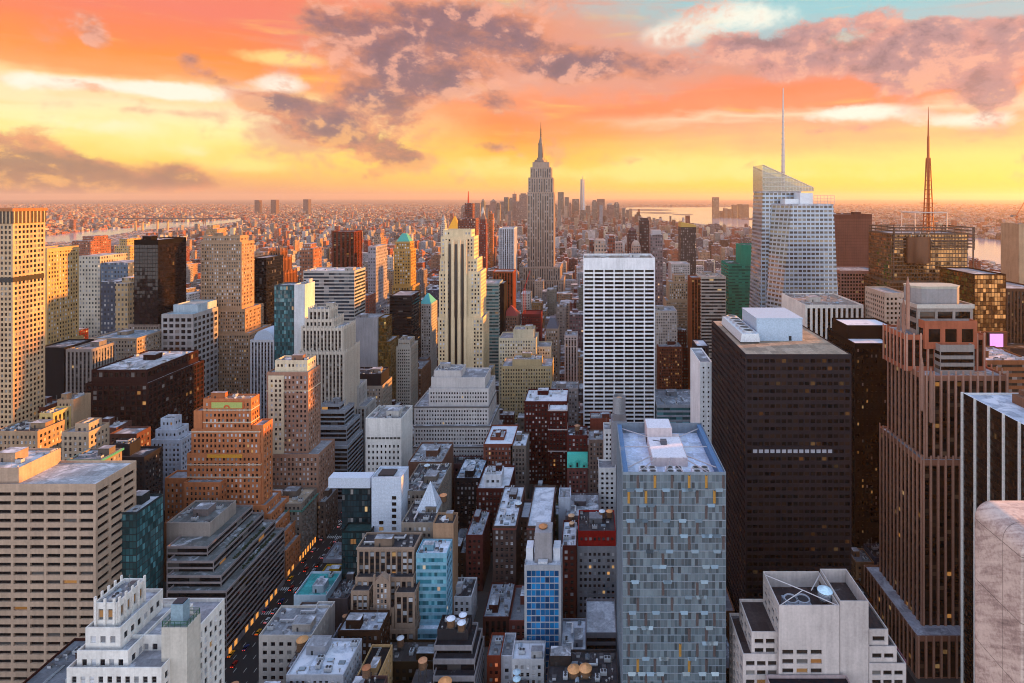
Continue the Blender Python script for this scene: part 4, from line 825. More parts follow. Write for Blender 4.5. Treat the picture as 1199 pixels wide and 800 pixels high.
P_ = [(xc + hw * math.cos(math.pi * k / n), z0 + 11 * math.sin(math.pi * k / n)) for k in range(n + 1)]
for (xa, za), (xb_, zb_) in zip(P_, P_[1:]): mb.quads([[(xa, y0 + 2, za), (xa, y1 - 2, za), (xb_, y1 - 2, zb_), (xb_, y0 + 2, zb_)]])
mb.poly([(q[0], y0 + 2, q[1]) for q in P_][::-1]); b.part('vault', mb, plain((.46, .52, .60)))
b = r_('masonry_tower', 'buff masonry tower under a green copper pyramid', 'skyscraper', 'sash', (.42, .29, .13), [(459, 483, 335, 790, 32), (461, 481, 292, 794, 24), (463, 480, 283, 797, 18)], budget=60, fh=4.2, bw=3.6, cornice=[(1, 1.2, .7)])
x0, x1, y0, y1, z0 = b.roofs[0]; mb = MB(); cx_, cy_ = (x0 + x1) / 2, (y0 + y1) / 2
mb.prism([(x0, y0), (x1, y0), (x1, y1), (x0, y1)], z0, [(cx_ - 3, cy_ - 3), (cx_ + 3, cy_ - 3), (cx_ + 3, cy_ + 3), (cx_ - 3, cy_ + 3)], z0 + 12); b.part('copper_roof', mb, plain((.12, .38, .33)))
r_('dark_office', 'black glass block with striped golden flank below the copper pyramid tower', 'office building', 'band', (.045, .042, .048), [(456, 482, 346, 720, 40)], glass=G_OFF, fh=4, wh=.5, budget=50)
b = r_('pyramid_office', 'slim pale tower with a small turquoise pyramid roof', 'office tower', 'sash', (.44, .42, .40), [(490, 505, 356, 760, 30)], budget=40)
x0, x1, y0, y1, z0 = b.roofs[0]; mb = MB().prism([(x0, y0), (x1, y0), (x1, y1), (x0, y1)], z0 + .5, [((x0+x1)/2 - 1, (y0+y1)/2 - 1), ((x0+x1)/2 + 1, (y0+y1)/2 - 1), ((x0+x1)/2 + 1, (y0+y1)/2 + 1), ((x0+x1)/2 - 1, (y0+y1)/2 + 1)], z0 + 13); b.part('copper_roof', mb, plain((.12, .42, .42)))
r_('striped_office', 'greenish striped office right of the limestone tower with black strips', 'office building', 'band', (.34, .38, .36), [(557, 584, 332, 735, 36)], glass=G_TEAL, fh=4.2, wh=.5, bw=4, budget=50)
r_('slab_building', 'narrow black slab between the greenish striped office and russet tower', 'slab tower', 'blank', (.03, .025, .03), [(584, 590, 332, 745, 30)])
r_('russet_tower', 'russet tower with gleaming gold edge before the white ribbed slab', 'office tower', 'pier', (.32, .12, .06), [(577, 601, 318, 830, 30)], budget=40, fh=4.2, bw=4, glass=G_WARM)
r_('white_slab', 'white ribbed slab rising behind the russet tower', 'slab tower', 'pier', (.52, .52, .54), [(584, 602, 267, 1180, 50)], budget=40, fh=4.2, bw=4)
r_('office_building', 'cream block with higher blank wall below the red netted building', 'office building', 'sash', (.52, .48, .38), [(584, 628, 396, 640, 30), (601, 625, 386, 643, 20, dict(style='blank')), (625, 645, 406, 650, 24)], budget=60, units=4)
b = r_('pyramid_building', 'brown brick tower under a red tiled pyramid roof', 'office building', 'sash', (.30, .20, .16), [(588, 606, 370, 760, 26)], budget=40)
x0, x1, y0, y1, z0 = b.roofs[0]; mb = MB().prism([(x0, y0), (x1, y0), (x1, y1), (x0, y1)], z0 + 1.2, [((x0+x1)/2 - .5, (y0+y1)/2 - .5), ((x0+x1)/2 + .5, (y0+y1)/2 - .5), ((x0+x1)/2 + .5, (y0+y1)/2 + .5), ((x0+x1)/2 - .5, (y0+y1)/2 + .5)], z0 + 13); b.part('tiled_roof', mb, plain((.34, .07, .05)))
r_('netted_building', 'half built block wrapped in red netting under the crane', 'building site', 'square', (.22, .06, .06), [(611, 633, 368, 780, 30)], budget=50, roof=(.20, .035, .04), snow=.02)
b = r_('mansard_building', 'beige building with a steep slate roof left of the small pillared tower', 'office building', 'sash', (.36, .30, .25), [(639, 654, 385, 700, 26)], budget=40)
x0, x1, y0, y1, z0 = b.roofs[0]; mb = MB().prism([(x0, y0), (x1, y0), (x1, y1), (x0, y1)], z0 + 1.0, [(x0 + 4, y0 + 5), (x1 - 4, y0 + 5), (x1 - 4, y1 - 5), (x0 + 4, y1 - 5)], z0 + 13); b.part('slate_roof', mb, plain((.12, .13, .17)))
r_('small_tower', 'small pillared tower with dark top left of the white grid slab', 'office building', 'pier', (.42, .38, .37), [(661, 676, 393, 660, 22)], budget=40, units=2, cornice=[(4, .8, .5), (12, .8, .5)])
r_('dark_granite_block', 'dark red granite block of gridded bays filling a whole city block', 'office block', 'office', (.075, .036, .034),
   [(100, 173, 449, 466, 68), (107, 172, 433, 470, 62, dict(fh=5.6))], bw=4.6, fh=4.2, ww=.72, wh=.7, rec=.6, top=1.5, glass=glassm((.012, .010, .012), lit=.02, blind_sheen=.1), budget=100, units=12, roof=(.36, .38, .40), snow=.5)
r_('slab_tower', 'dark red slab tower with bronze piers standing far off left of centre', 'slab tower', 'pier', (.20, .07, .045), [(389, 415, 271, 1150, 40)], budget=40, bw=8, ww=.5, fh=4.5, glass=G_WARM)
# ------------------------------------------------------------------ landmark towers
def poly_tower(b, pb, z0, pt, z1, fh, wallmat, glass, band=.45, inset=.25, n_max=95, roofcol=(.4, .4, .42), name='window'):
    """a tower whose plan changes from pb to pt: pale spandrel rings with a glass ribbon between them, one window ribbon per storey"""
    n = max(1, round((z1 - z0) / fh)); mb = MB(); pb, pt = np.array(pb, float), np.array(pt, float)
    P = lambda t: pb + (pt - pb) * t
    def shrink(p, d):
        c_ = p.mean(0); v = p - c_; l = np.linalg.norm(v, axis=1, keepdims=True); return p - v / l * d
    for i in range(n):
        t0, tm, t1 = i / n, (i + band) / n, (i + 1) / n; za, zm, zc = (z0 + (z1 - z0) * t for t in (t0, tm, t1))
        mb.prism(P(t0), za, P(tm), zm, 0, top=True, bottom=True)
        g = MB().prism(shrink(P(tm), inset), zm, shrink(P(t1), inset), zc, 0, top=False)
        b.part(name, g, glass)
    p = P(1.0); b.part('wall', mb, wallmat); 
    mb = MB().prism(p, z1, p, z1 + fh * .4, 0); b.part('roof', mb, roofm(roofcol, .3))
def mull(base, col, bw=4.4):
    """ribbon glass with slim mullions as its pattern"""
    m = base.copy(); t = NT(m.node_tree); b = t.n['Principled BSDF']; geo = t.new('ShaderNodeNewGeometry'); x, y, z = t.xyz(geo.outputs['Position']); nx, ny, nz = t.xyz(geo.outputs['Normal'])
    sx = t.m('GREATER_THAN', t.m('ABSOLUTE', nx), 0.7); u = t.m('ADD', t.m('MULTIPLY', sx, y), t.m('MULTIPLY', t.m('SUBTRACT', 1.0, sx), x))
    line = t.m('LESS_THAN', t.m('FRACT', t.m('DIVIDE', u, bw)), .22)
    wn = t.new('ShaderNodeTexWhiteNoise', noise_dimensions='3D'); t.put(wn.inputs[0], t.vec(t.m('FLOOR', t.m('DIVIDE', u, bw)), t.m('FLOOR', t.m('DIVIDE', z, 4.0)), sx))
    old = b.inputs['Base Color'].links[0].from_socket
    t.put(b.inputs['Base Color'], t.mix(line, t.mix(t.m('MULTIPLY', t.m('POWER', wn.outputs[0], 2.5), .6), old, (.30, .27, .22)), col)); return m

# Empire State style tower
Y = 1285; b = Bld('art_deco_skyscraper', 'tall tapering limestone skyscraper with a needle mast, highest in the middle', 'skyscraper', (XP(633, Y), Y, 0), budget=100)
EL = (.40, .33, .28); k_ = dict(style='pier', bw=5.2, fh=7.4, ww=.46, rec=.9, top=3, glass=glassm((.05, .05, .055), lit=.02, blind_sheen=.4), sp=(.12, .11, .11), col=EL, par=1)
def et(px0, px1, py, Yf, D, zb=0, **kw): o = dict(k_); o.update(kw); b.tier(XP(px0, Yf), XP(px1, Yf), Yf, Yf + D, ZP(py, Yf), zb, **o)
et(600, 666, 350, 1255, 110); et(609, 660, 328, 1266, 90, 30); et(612, 656, 313, 1272, 80, 60)
et(617.5, 648.5, 225, 1285, 52, 90); et(618.5, 647.5, 208, 1288, 46, 240); et(621, 645.5, 196, 1291, 40, 300); et(623.5, 643, 190, 1294, 34, 325, style='blank')
et(622.5, 644, 312, 1283.6, 10, 100)
yc, xc = 1311, XP(633.3, 1311); mb = MB(); zt = lambda py: ZP(py, yc)
mb.lathe(xc, yc, [(15, zt(190)), (14, zt(187.5)), (9.5, zt(187.4)), (9, zt(185)), (6.6, zt(184.9)), (5.8, zt(170)), (6.4, zt(169.8)), (6.2, zt(167.6)), (4.6, zt(167.5)), (4.2, zt(165)), (2.6, zt(162.5)), (1.4, zt(160))], 12)
for q in range(4):
    a = q * math.pi / 2 + math.pi / 4; mb.bar((xc + 7.6 * math.cos(a), yc + 7.6 * math.sin(a), zt(187)), (xc + 5.4 * math.cos(a), yc + 5.4 * math.sin(a), zt(169)), 1.3, 0, 4, .7)
b.part('mooring_mast', mb, plain((.26, .22, .19), .5, .3))
mb = MB().bar((xc, yc, zt(160)), (xc, yc, zt(152)), 1.6, 0, 8, 1.1).bar((xc, yc, zt(152)), (xc, yc, zt(143)), .9, 0, 6, .35)
for q in range(5): mb.lathe(xc, yc, [(2.3, zt(160 - q * 2.1)), (2.3, zt(160 - q * 2.1) + .8)], 8)
b.part('antenna', mb, plain((.16, .13, .12), .5, .4)); b.finish(); FOOT.append((XP(600, 1255), XP(666, 1255), 1255, 1365))

# crystal skyscraper
b = Bld('crystal_skyscraper', 'faceted glass skyscraper with slanted crown and tall white spire', 'skyscraper', (212, 600, 0), budget=0)
CW = plain((.35, .40, .46), .28, .35); gl = mull(glassm((.035, .03, .028), lit=.0, blind_sheen=.2, bcol=(.2, .15, .09), tilt=.01, metal=.15), (.34, .38, .43))
fA = lambda px, Yq: XP(px, Yq)
pb = [(175, 600), (228, 596), (232, 645), (176, 650)]; pt = [(fA(893, 604), 604), (fA(938, 606), 606), (fA(938, 606), 640), (fA(893.5, 604), 640)]
poly_tower(b, pb, 0, pt, ZP(226, 604), 4.3, CW, gl)
z0 = ZP(226, 604) + 1.7; zp, zq = ZP(193, 604), ZP(220, 606)
x0, x1 = pt[0][0], fA(952, 606)
mb = MB()
for (ya, yb_) in ((604.2, 604.5), (639.6, 639.9)):
    mb.poly([(x0, ya, z0), (x1, ya, z0), (x1, ya, zq), (x0, ya, zp)]); mb.poly([(x0, yb_, z0), (x0, yb_, zp), (x1, yb_, zq), (x1, yb_, z0)])
mb.quads([[(x0, 604.2, z0), (x0, 604.2, zp), (x0, 639.9, zp), (x0, 639.9, z0)], [(x1, 604.2, z0), (x1, 639.9, z0), (x1, 639.9, zq), (x1, 604.2, zq)]])
CG = mull(glassm((.30, .26, .20), lit=0, blind_sheen=.4, bcol=(.42, .36, .26), metal=.3, rough=.2), (.42, .40, .36), 3.2); CG.node_tree.nodes['Principled BSDF'].inputs['Alpha'].default_value = .55
b.part('crown_glass', mb, CG)
mb = MB()
for q in range(6):
    zz = z0 + (zp - z0) * q / 6; t = min(1, max(0.06, (zp - zz) / max(.1, zp - zq))); xe = x0 + (x1 - x0) * t; mb.box(x0, xe, 603.7, 604.15, zz, zz + .7)
mb.bar((x0, 604, zp), (x1, 604, zq), .5); mb.bar((x0, 639, zp), (x1, 639, zq), .5)
b.part('crown_frame', mb, plain((.5, .47, .42)))
pb = [(fA(889, 592), 592), (fA(897, 578), 578), (fA(991, 578), 578), (fA(991, 578) + 4, 625), (178, 628)]; pt = [(fA(903, 604), 604), (fA(927, 583), 583), (fA(976, 583), 583), (fA(977, 583) + 1, 622), (fA(903, 604) + 1, 624)]
poly_tower(b, pb, 0, pt, ZP(241, 583), 4.3, CW, gl)
mb = MB(); xa, xb_ = fA(953, 584), fA(977, 584); za, zb_ = ZP(241, 583) + 1.6, ZP(229, 584)
for q in range(7): mb.box(xa + (xb_ - xa) * q / 6 - .2, xa + (xb_ - xa) * q / 6 + .2, 584, 584.4, za, zb_)
for q in range(4): mb.box(xa, xb_, 584.1, 584.5, za + (zb_ - za) * q / 3 - .2, za + (zb_ - za) * q / 3 + .2)
b.part('roof_screen', mb, plain((.5, .48, .44)))
b.part('penthouse', MB().box(fA(919, 590), fA(952, 590), 590, 606, ZP(241, 583), ZP(233, 590)).box(fA(936, 590), fA(951, 590), 588, 606, ZP(241, 583), ZP(226, 590)), plain((.6, .62, .64)))
xs, ys = XP(917, 622), 622; zs = lambda py: ZP(py, ys)
mb = MB().bar((xs, ys, zs(225)), (xs, ys, zs(165)), 2.4, 0, 6, 1.6).bar((xs, ys, zs(165)), (xs, ys, zs(103)), 1.5, 0, 6, .55)
for q in range(14): mb.lathe(xs, ys, [(3.0 - q * .12, zs(215 - q * 6.5)), (3.0 - q * .12, zs(215 - q * 6.5) + 1.0)], 6)
b.part('spire', mb, plain((.50, .46, .44), .5, .2)); b.finish(); FOOT.append((174, 262, 576, 652))

# tower with antenna mast and open truss crown
b = Bld('mast_tower', 'brownish glass tower with truss crown, curved drum and orange radio mast', 'skyscraper', (345, 600, 0), budget=100)
BG = glassm((.26, .13, .045), lit=.03, blind_sheen=.3, bcol=(.10, .06, .03), tilt=.06, metal=.75, rough=.1, litk=.4); q_ = dict(style='curtain', col=(.22, .16, .12), glass=BG, bw=3, fh=4, ww=.85, wh=.72)
xl, xr = XP(1042, 585), XP(1139, 585)
b.tier(xl, xr, 585, 640, ZP(330, 585), 0, **q_); b.tier(xl + 3, xr - 3, 588.5, 636, ZP(273, 590), ZP(330, 585) - 1.2, **q_)
zc0, zc1 = ZP(308, 587), ZP(277, 587)
mb = MB(); n = 20; xc = XP(1074, 588)
cyl = [(xc + 13 * math.cos(math.pi + math.pi * k / n), 588 + 8 * math.sin(math.pi + math.pi * k / n)) for k in range(n + 1)]
mb.prism(cyl + [(xc + 13, 588.3), (xc - 13, 588.3)], zc0, cyl + [(xc + 13, 588.3), (xc - 13, 588.3)], zc1, 0); b.part('drum', mb, plain((.16, .09, .055), .3, .6))
mb = MB(); st_ = plain((.48, .42, .38), .5, .2)
zt, zb_ = ZP(267, 590), ZP(290, 590)
for (xa, xb_, ya, yb_) in ((XP(1045, 590), XP(1138, 590), 586, 586.8), (XP(1045, 590), XP(1138, 590), 638, 638.8), (XP(1045, 590), XP(1045, 590) + .8, 586.9, 637.9), (XP(1138, 590) - .8, XP(1138, 590), 586.9, 637.9)):
    for q in range(7):
        zz = zb_ + (zt - zb_) * q / 6; mb.box(xa, xb_, ya, yb_, zz, zz + 1.1)
for q in range(13):
    xx = XP(1045, 590) + (XP(1138, 590) - XP(1045, 590)) * q / 12; mb.box(xx - .25, xx + .25, 585.6, 585.95, zb_ - 2, zt + 1); mb.box(xx - .25, xx + .25, 638.9, 639.2, zb_ - 2, zt + 1)
for (xa, ya) in ((XP(1045, 590), 588), (XP(1138, 590), 588), (XP(1045, 590), 634), (XP(1138, 590), 634)): mb.box(xa - .6, xa + .6, ya - .5, ya + .5, ZP(330, 585) - 1, zt + 1)
b.part('crown_truss', mb, plain((.17, .11, .08), .5, .3))
mb = MB(); xq = [XP(1069, 600), XP(1106, 600)]; za, zb2 = ZP(271, 600), ZP(249, 600)
for xx in xq:
    for yy in (596, 622): mb.bar((xx, yy, za), (xx, yy, zb2), .55)
for yy in (596, 622): mb.bar((xq[0], yy, zb2), (xq[1], yy, zb2), .55)
for xx in xq: mb.bar((xx, 596, zb2), (xx, 622, zb2), .55)
for i in range(3):
    xa = XP(1062 + i * 9, 590); mb.bar((xa, 586.5, ZP(283, 590)), (xa + 4, 586.5, ZP(272, 590)), .45); mb.bar((xa + 4, 586.5, ZP(272, 590)), (xa + 8, 586.5, ZP(283, 590)), .45)
b.part('mast_frame', mb, plain((.52, .46, .42)))
mb = MB(); xm, ym = XP(1087, 609), 609; zm = lambda py: ZP(py, ym)
for q in range(4):
    a = math.pi / 4 + q * math.pi / 2; mb.bar((xm + 5 * math.cos(a), ym + 5 * math.sin(a), zm(272)), (xm + 2.0 * math.cos(a), ym + 1.6 * math.sin(a), zm(185)), .8)
for q in range(16):
    zz = zm(270 - q * 5.3); r0 = 5 - 2.8 * q / 16; mb.lathe(xm, ym, [(r0 + (4.5 if q < 7 and q % 2 == 0 else .5), zz), (r0 + (4.5 if q < 7 and q % 2 == 0 else .5), zz + .6)], 8)
mb.bar((xm, ym, zm(272)), (xm, ym, zm(160)), 1.9, 0, 8, 1.3); mb.bar((xm, ym, zm(160)), (xm, ym, zm(140)), .9, 0, 6, .6); mb.bar((xm, ym, zm(140)), (xm, ym, zm(125)), .45, 0, 6, .2)
b.part('mast', mb, plain((.42, .16, .05))); b.finish(); FOOT.append((xl, xr, 585, 640))

# pink granite tower
b = Bld('granite_tower', 'pink granite tower of slender ribs rising in setbacks to a grey crown', 'skyscraper', (205, 345, 0), budget=100)
g_ = dict(style='pier', col=(.34, .20, .15), bw=4.2, fh=3.9, ww=.62, rec=.35, sp=(.05, .03, .026), fincol=(.46, .31, .25), glass=G_WARM, fin=(1, .9, .3, -2.5), top=3)
def gt(x0, x1, y0, y1, z, zb=0, **kw): o = dict(g_); o.update(kw); b.tier(x0, x1, y0, y1, z, zb, **o)
gt(177, 245, 310, 370, 23, 0, fin=(1, .9, .3, 0), roof=(.42, .42, .46)); gt(185, 240, 319, 366, ZP(538, 320), 20)
gt(189, 236, 323, 364, ZP(440, 323), ZP(538, 320) - 1.2); gt(XP(1058, 338), 232, 336, 362, ZP(392, 336), ZP(440, 323) - 1.2, col=(.40, .18, .12), fin=(1, .9, .3, -1))
gt(XP(1101, 330), XP(1141, 330), 330, 345, ZP(404, 330), ZP(440, 323) - 1.2, style='band', col=(.36, .33, .31), fin=None, bw=8, fh=4.2, wh=.5)
gt(XP(1080, 337), XP(1141, 337), 334.5, 358, ZP(375, 337), ZP(392, 336) - 8, style='office', col=(.42, .19, .125), bw=8.5, fh=11, ww=.7, wh=.7, fin=None)
gt(XP(1073, 342), XP(1138, 342), 341, 360, ZP(356, 342), ZP(392, 336) - 2, style='office', col=(.34, .31, .29), bw=9, fh=7, ww=.85, wh=.6, top=3, fin=None, fincol=(.5, .47, .43), cornice=[(0, 2.4, .6)])
mb = MB(); xa, xb_ = XP(1070, 345), XP(1127, 345); za, zb_ = ZP(356, 342) - 1, ZP(338, 345)
oc = [(xa + 4, 344), (xb_ - 4, 344), (xb_, 348), (xb_, 356), (xb_ - 4, 359), (xa + 4, 359), (xa, 356), (xa, 348)]
mb.prism(oc, za, oc, zb_, 0); mb.prism([(p[0], p[1]) for p in oc], zb_ + .003, [((p[0] - (xa+xb_)/2) * 1.03 + (xa+xb_)/2, (p[1] - 351.5) * 1.03 + 351.5) for p in oc], zb_ + 1.4, 1)
b.part('crown', mb, [wallm((.34, .33, .33)), wallm((.46, .45, .40))])
for (px, py, Yq) in ((1063, 326, 340), (1058, 352, 345), (1052, 372, 352), (1079, 418, 322.6), (1090, 432, 322.4)):
    xx = XP(px, Yq); zq_ = ZP(py, Yq); sq = lambda q: [(xx - q, Yq - q), (xx + q, Yq - q), (xx + q, Yq + q), (xx - q, Yq + q)]
    b.part('pinnacle', MB().prism(sq(.75), zq_ - 30, sq(.75), zq_ - 4, top=False).prism(sq(.75), zq_ - 4, sq(.15), zq_ + 1), wallm((.40, .27, .22)))
b.finish(); FOOT.append((177, 245, 310, 370))

# dark slab with white fins
b = Bld('finned_tower', 'dark slab tower with widely spaced white fins and a bluish roof', 'skyscraper', (205, 240, 0), budget=100)
b.tier(177, 250, 200, 272, ZP(460, 272), 0, style='curtain', col=(.045, .03, .026), glass=glassm((.012, .008, .006), lit=.03, blind_sheen=.1, bcol=(.06, .04, .03), litk=.2, tilt=.02), bw=1.5, ww=.8, fh=3.8, wh=.62, rec=.12, roof=(.42, .46, .52), snow=.5, par=1.0, rimfin=True, fincol=(.6, .6, .6), top=2)
zt = ZP(460, 272) + .4
for k in range(8): yy = 272 - k * 9.05; b.part('fin', MB().box(176.0, 176.995, yy - .5, yy + .02, 0, zt), plain((.62, .62, .61)))
b.part('rooftop_plant', MB().box(196, 240, 226, 262, ZP(460, 272) - 1, ZP(460, 272) + 5).box(193, 196, 252, 262, ZP(460, 272) - 1, ZP(460, 272) + 3), wallm((.26, .17, .13)))
b.finish(); FOOT.append((177, 250, 200, 272))

# faceted glass tower with sunken roof
Y0, Y1 = 255, 311; x0, x1 = XP(729, Y0), XP(850, Y0); zt = ZP(553, Y0)
b = Bld('faceted_glass_tower', 'square tower of tilted reflective glass panels with a white sunken roof', 'office tower', ((x0 + x1) / 2, Y0, 0), budget=100)
GF = glassm((.105, .145, .17), lit=0, blind_sheen=.45, bcol=(.22, .295, .335), tilt=.10, rough=.08, metal=.35, spec=.8)  # pale bluish base colour stands in for reflected bright facades
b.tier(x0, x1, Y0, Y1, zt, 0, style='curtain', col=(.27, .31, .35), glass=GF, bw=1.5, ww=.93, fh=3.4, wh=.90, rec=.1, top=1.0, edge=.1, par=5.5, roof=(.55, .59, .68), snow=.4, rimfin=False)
FINM = [plain((.58, .38, .14), .35, .3), plain((.22, .19, .19), .4, .3)]; g_ = random.Random(8); mb, mc, md = MB(), MB(), MB(); nfl = int(zt / 6.8)
for r in range(nfl):                      # folded copper coloured fins and glass visors, every second storey shifted by half a bay
    zz = zt - 1.2 - r * 6.8; off = 2.2 if r % 2 else 6.2
    if zz < 12: break
    x = x0 + off
    while x < x1 - .5:
        if g_.random() < (.95 if r < 2 else .55):
            h = 5.9; fm = MB(); fi = 0 if r < 2 and g_.random() < .75 else 1 if g_.random() < .96 else 0; fm.quads([[(x, Y0 - .02, zz - h), (x + .55, Y0 - .55, zz - h + .3), (x + .55, Y0 - .55, zz - .3), (x, Y0 - .02, zz)], [(x + .55, Y0 - .55, zz - h + .3), (x + 1.15, Y0 - .02, zz - h), (x + 1.15, Y0 - .02, zz), (x + .55, Y0 - .55, zz - .3)]]); b.part('fin', fm, FINM[fi])
        x += 7.6
    for k in range(12):
        if g_.random() < .42:
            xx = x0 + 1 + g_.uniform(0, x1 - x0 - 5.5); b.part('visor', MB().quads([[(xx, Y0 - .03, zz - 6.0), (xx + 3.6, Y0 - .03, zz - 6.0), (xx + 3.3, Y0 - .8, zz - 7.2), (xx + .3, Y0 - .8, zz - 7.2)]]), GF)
    md.box(x0, x1, Y0 - .14, Y0 - .02, zz - 6.75, zz - 6.45)
b.part('spandrel_rail', md, plain((.34, .38, .42), .4, .3), 'stuff')
zr = zt - 5.5; Bl = plain((.12, .24, .38)); Wh = plain((.62, .62, .66)); St = plain((.42, .40, .42), .5, .1)
for xa, xb_ in ((x0 + .5, x0 + 2.6), (x1 - 2.6, x1 - .5)): b.part('gutter_walk', MB().box(xa, xb_, Y0 + 1, Y1 - 1, zr + .1, zt - .6), Bl)
mb = MB(); px0, px1 = XP(760, 285), XP(800, 285); mb.box(px0, px1, 272, 300, zr, zt - 1.5); mb.box(px0, px0 + 13, 296, 308.5, zr, zt + 3.0)
b.part('penthouse', mb, wallm((.56, .50, .50)))
b.part('penthouse_roof', MB().box(px0 + .4, px1 - .4, 272.4, 295.8, zt - 1.497, zt - 1.3).box(px0 + .3, px0 + 12.6, 296.3, 308.2, zt + 3.003, zt + 3.2), Wh)
mb = MB(); bz = zt - 1.3
for (p, q) in (((px0, 274), (x0 + 2.6, 262)), ((px0, 284), (x0 + 2.6, 284)), ((px0, 296), (x0 + 2.6, 306)), ((px1, 274), (x1 - 2.6, 262)), ((px1, 284), (x1 - 2.6, 284)), ((px1, 296), (x1 - 2.6, 306)),
               ((px0 + 2, 272), (x0 + 6, Y0 + .6)), ((px0 + 9, 272), (px0 + 4, Y0 + .6)), ((px0 + 9, 272), (px1 - 4, Y0 + .6)), ((px1 - 2, 272), (x1 - 6, Y0 + .6))):
    mb.bar((*p, bz), (*q, bz), .32)
b.part('roof_truss', mb, St)
for k, xx in enumerate((x0 + 12, x0 + 24, x0 + 36)):
    mb = MB().box(xx - 4, xx + 4, Y0 + 2.5, Y0 + 10, zr, zt - 2.0, 0)
    cu = b.part('cooling_unit', mb, Wh)
    for dx in (-2, 2):
        for dy in (4.4, 8.0): MB().lathe(xx + dx, Y0 + dy, [(1.6, zt - 1.996), (1.6, zt - 1.4), (1.35, zt - 1.4), (1.3, zt - 1.7)], 14, 0, top=False).lathe(xx + dx, Y0 + dy, [(1.32, zt - 1.6), (.2, zt - 1.55)], 14, 1).build('fan', [plain((.4, .41, .43)), plain((.05, .05, .06))], cu)
b.part('window_washing_rig', MB().box(px0 + 6, px0 + 9, 286, 289, zt - 1.3, zt + .6).bar((px0 + 7, 287, zt), (px0 + 2, 287, zt + .7), .25), plain((.14, .15, .18)))
b.finish(); FOOT.append((x0, x1, Y0, Y1))

b = Bld('office_tower', 'unseen grey shade casting slab added beyond the right edge of the view', 'office tower', (300, 290, 0), budget=0)  # added out of view only to cast shade on the white deco building
b.tier(262, 336, 272, 335, 215, 0, 'pier', GREY, faces='W'); b.finish(); FOOT.append((262, 336, 272, 335))

# glass pyramid, rooftop
Yp = 352; zb_ = ZP(595, Yp); xa, xb_ = XP(481, Yp), XP(508, Yp)
b = thing('glass_pyramid', 'pointed white glass pyramid standing on a loft roof', 'rooftop pyramid', ((xa + xb_) / 2, Yp + 6, zb_))
zb0 = BLD['dark roofed low block with pale ducts in front of the white glass pyramid'].roofs[0][4]
xm = (xa + xb_) / 2 + .6; mb = MB().prism([(xa, 362), (xb_, 362), (xb_, 374), (xa, 374)], zb0, [(xm - .15, 367.9), (xm + .15, 367.9), (xm + .15, 368.1), (xm - .15, 368.1)], zb0 + 17)
mb.build('glazing', plain((.50, .55, .62), .15), b)
mb = MB()
for k in range(1, 8):
    t = k / 8; mb.bar((xa + (xm - xa) * t, 362 + 6 * t - .05, zb0 + 17 * t), (xb_ + (xm - xb_) * t, 362 + 6 * t - .05, zb0 + 17 * t), .07)
for k in range(1, 6): xx = xa + (xb_ - xa) * k / 6; mb.bar((xx, 361.95, zb0), (xx + (xm - xx) * .9, 361.95 + 6 * .9, zb0 + 17 * .9), .07)
mb.build('glazing_bar', plain((.32, .36, .42)), b)['kind'] = 'stuff'
mb = MB().box(xa - .3, xb_ + .3, 361.4, 374.4, 30, zb0); mb.build('base_block', wallm(STONE), b)

# steel tank tower
xx, yy = XP(725, 436), 436
b = thing('steel_tank', 'large grey steel cylinder tank with open top behind the faceted glass tower', 'tank tower', (xx, yy, 0))
z1_, z0_ = ZP(468, 428), ZP(487, 428)
MB().box(xx - 6, xx + 5.5, yy - 6.5, yy + 6, 0, z0_ - 5).build('tower', wallm((.34, .34, .36)), b)
MB().box(xx - 5, xx + 4.8, yy - 5.5, yy + 5, z0_ - 5, z0_ - .2).build('tower_cap', wallm((.28, .27, .28)), b)
MB().lathe(xx, yy, [(4.8, z0_ - .2), (4.8, z1_), (4.3, z1_), (4.3, z1_ - 2.5)], 20, top=False).build('cylinder', plain((.42, .43, .45), .4, .4), b)
MB().lathe(xx, yy, [(2.6, z1_ - 3.4), (2.2, z1_ - 1.2), (.3, z1_ - .6)], 14).build('inner_cap', plain((.52, .36, .24)), b); MB().lathe(xx, yy, [(4.3, z1_ - 2.6), (.1, z1_ - 2.55)], 18).build('deck', plain((.2, .2, .21)), b)
FOOT.append((xx - 6, xx + 6, yy - 7, yy + 6))

# pink billboards
def board(name, label, px0, px1, py0, py1, Y, col, e, base):
    t = thing(name, label, 'billboard', (XP((px0 + px1) / 2, Y), Y, base)); x0, x1, z0, z1 = XP(px0, Y), XP(px1, Y), ZP(py1, Y), ZP(py0, Y)
    MB().box(x0, x1, Y - .15, Y - .05, z0, z1).build('screen', plain(col, .5, 0, e), t); MB().box(x0 - .6, x1 + .6, Y, Y + 2.5, z0 - .6, z1 + .6).build('cabinet', plain((.08, .06, .06)), t)
    mb = MB()
    for q in (.25, .75): mb.box(x0 + (x1 - x0) * q - .4, x0 + (x1 - x0) * q + .4, Y + .6, Y + 1.6, base, z0 - .6)
    mb.build('support', plain((.12, .1, .1)), t); return t
zr_ = ZP(422, 430) - 1.2
board('billboard', 'bright pink lit billboard, the higher of two', 1159, 1174.5, 391, 407, 473, (.95, .30, .80), .30, zr_)
board('billboard', 'pink lit billboard close to the roof under the higher one', 1164, 1180, 411, 421, 468, (.85, .22, .60), .26, zr_)
t = thing('advert_sign', 'red and cream sign panel left of the pink billboards', 'sign', (XP(1150, 471.5), 471.5, zr_)); MB().box(XP(1145, 471), XP(1154, 471), 471, 471.6, ZP(421, 471), ZP(408, 471)).build('red_panel', plain((.55, .02, .05), .5, 0, .25), t); MB().box(XP(1154.1, 471), XP(1162, 471), 471, 471.6, ZP(421, 471), ZP(411, 471)).build('cream_panel', plain((.62, .52, .36)), t)
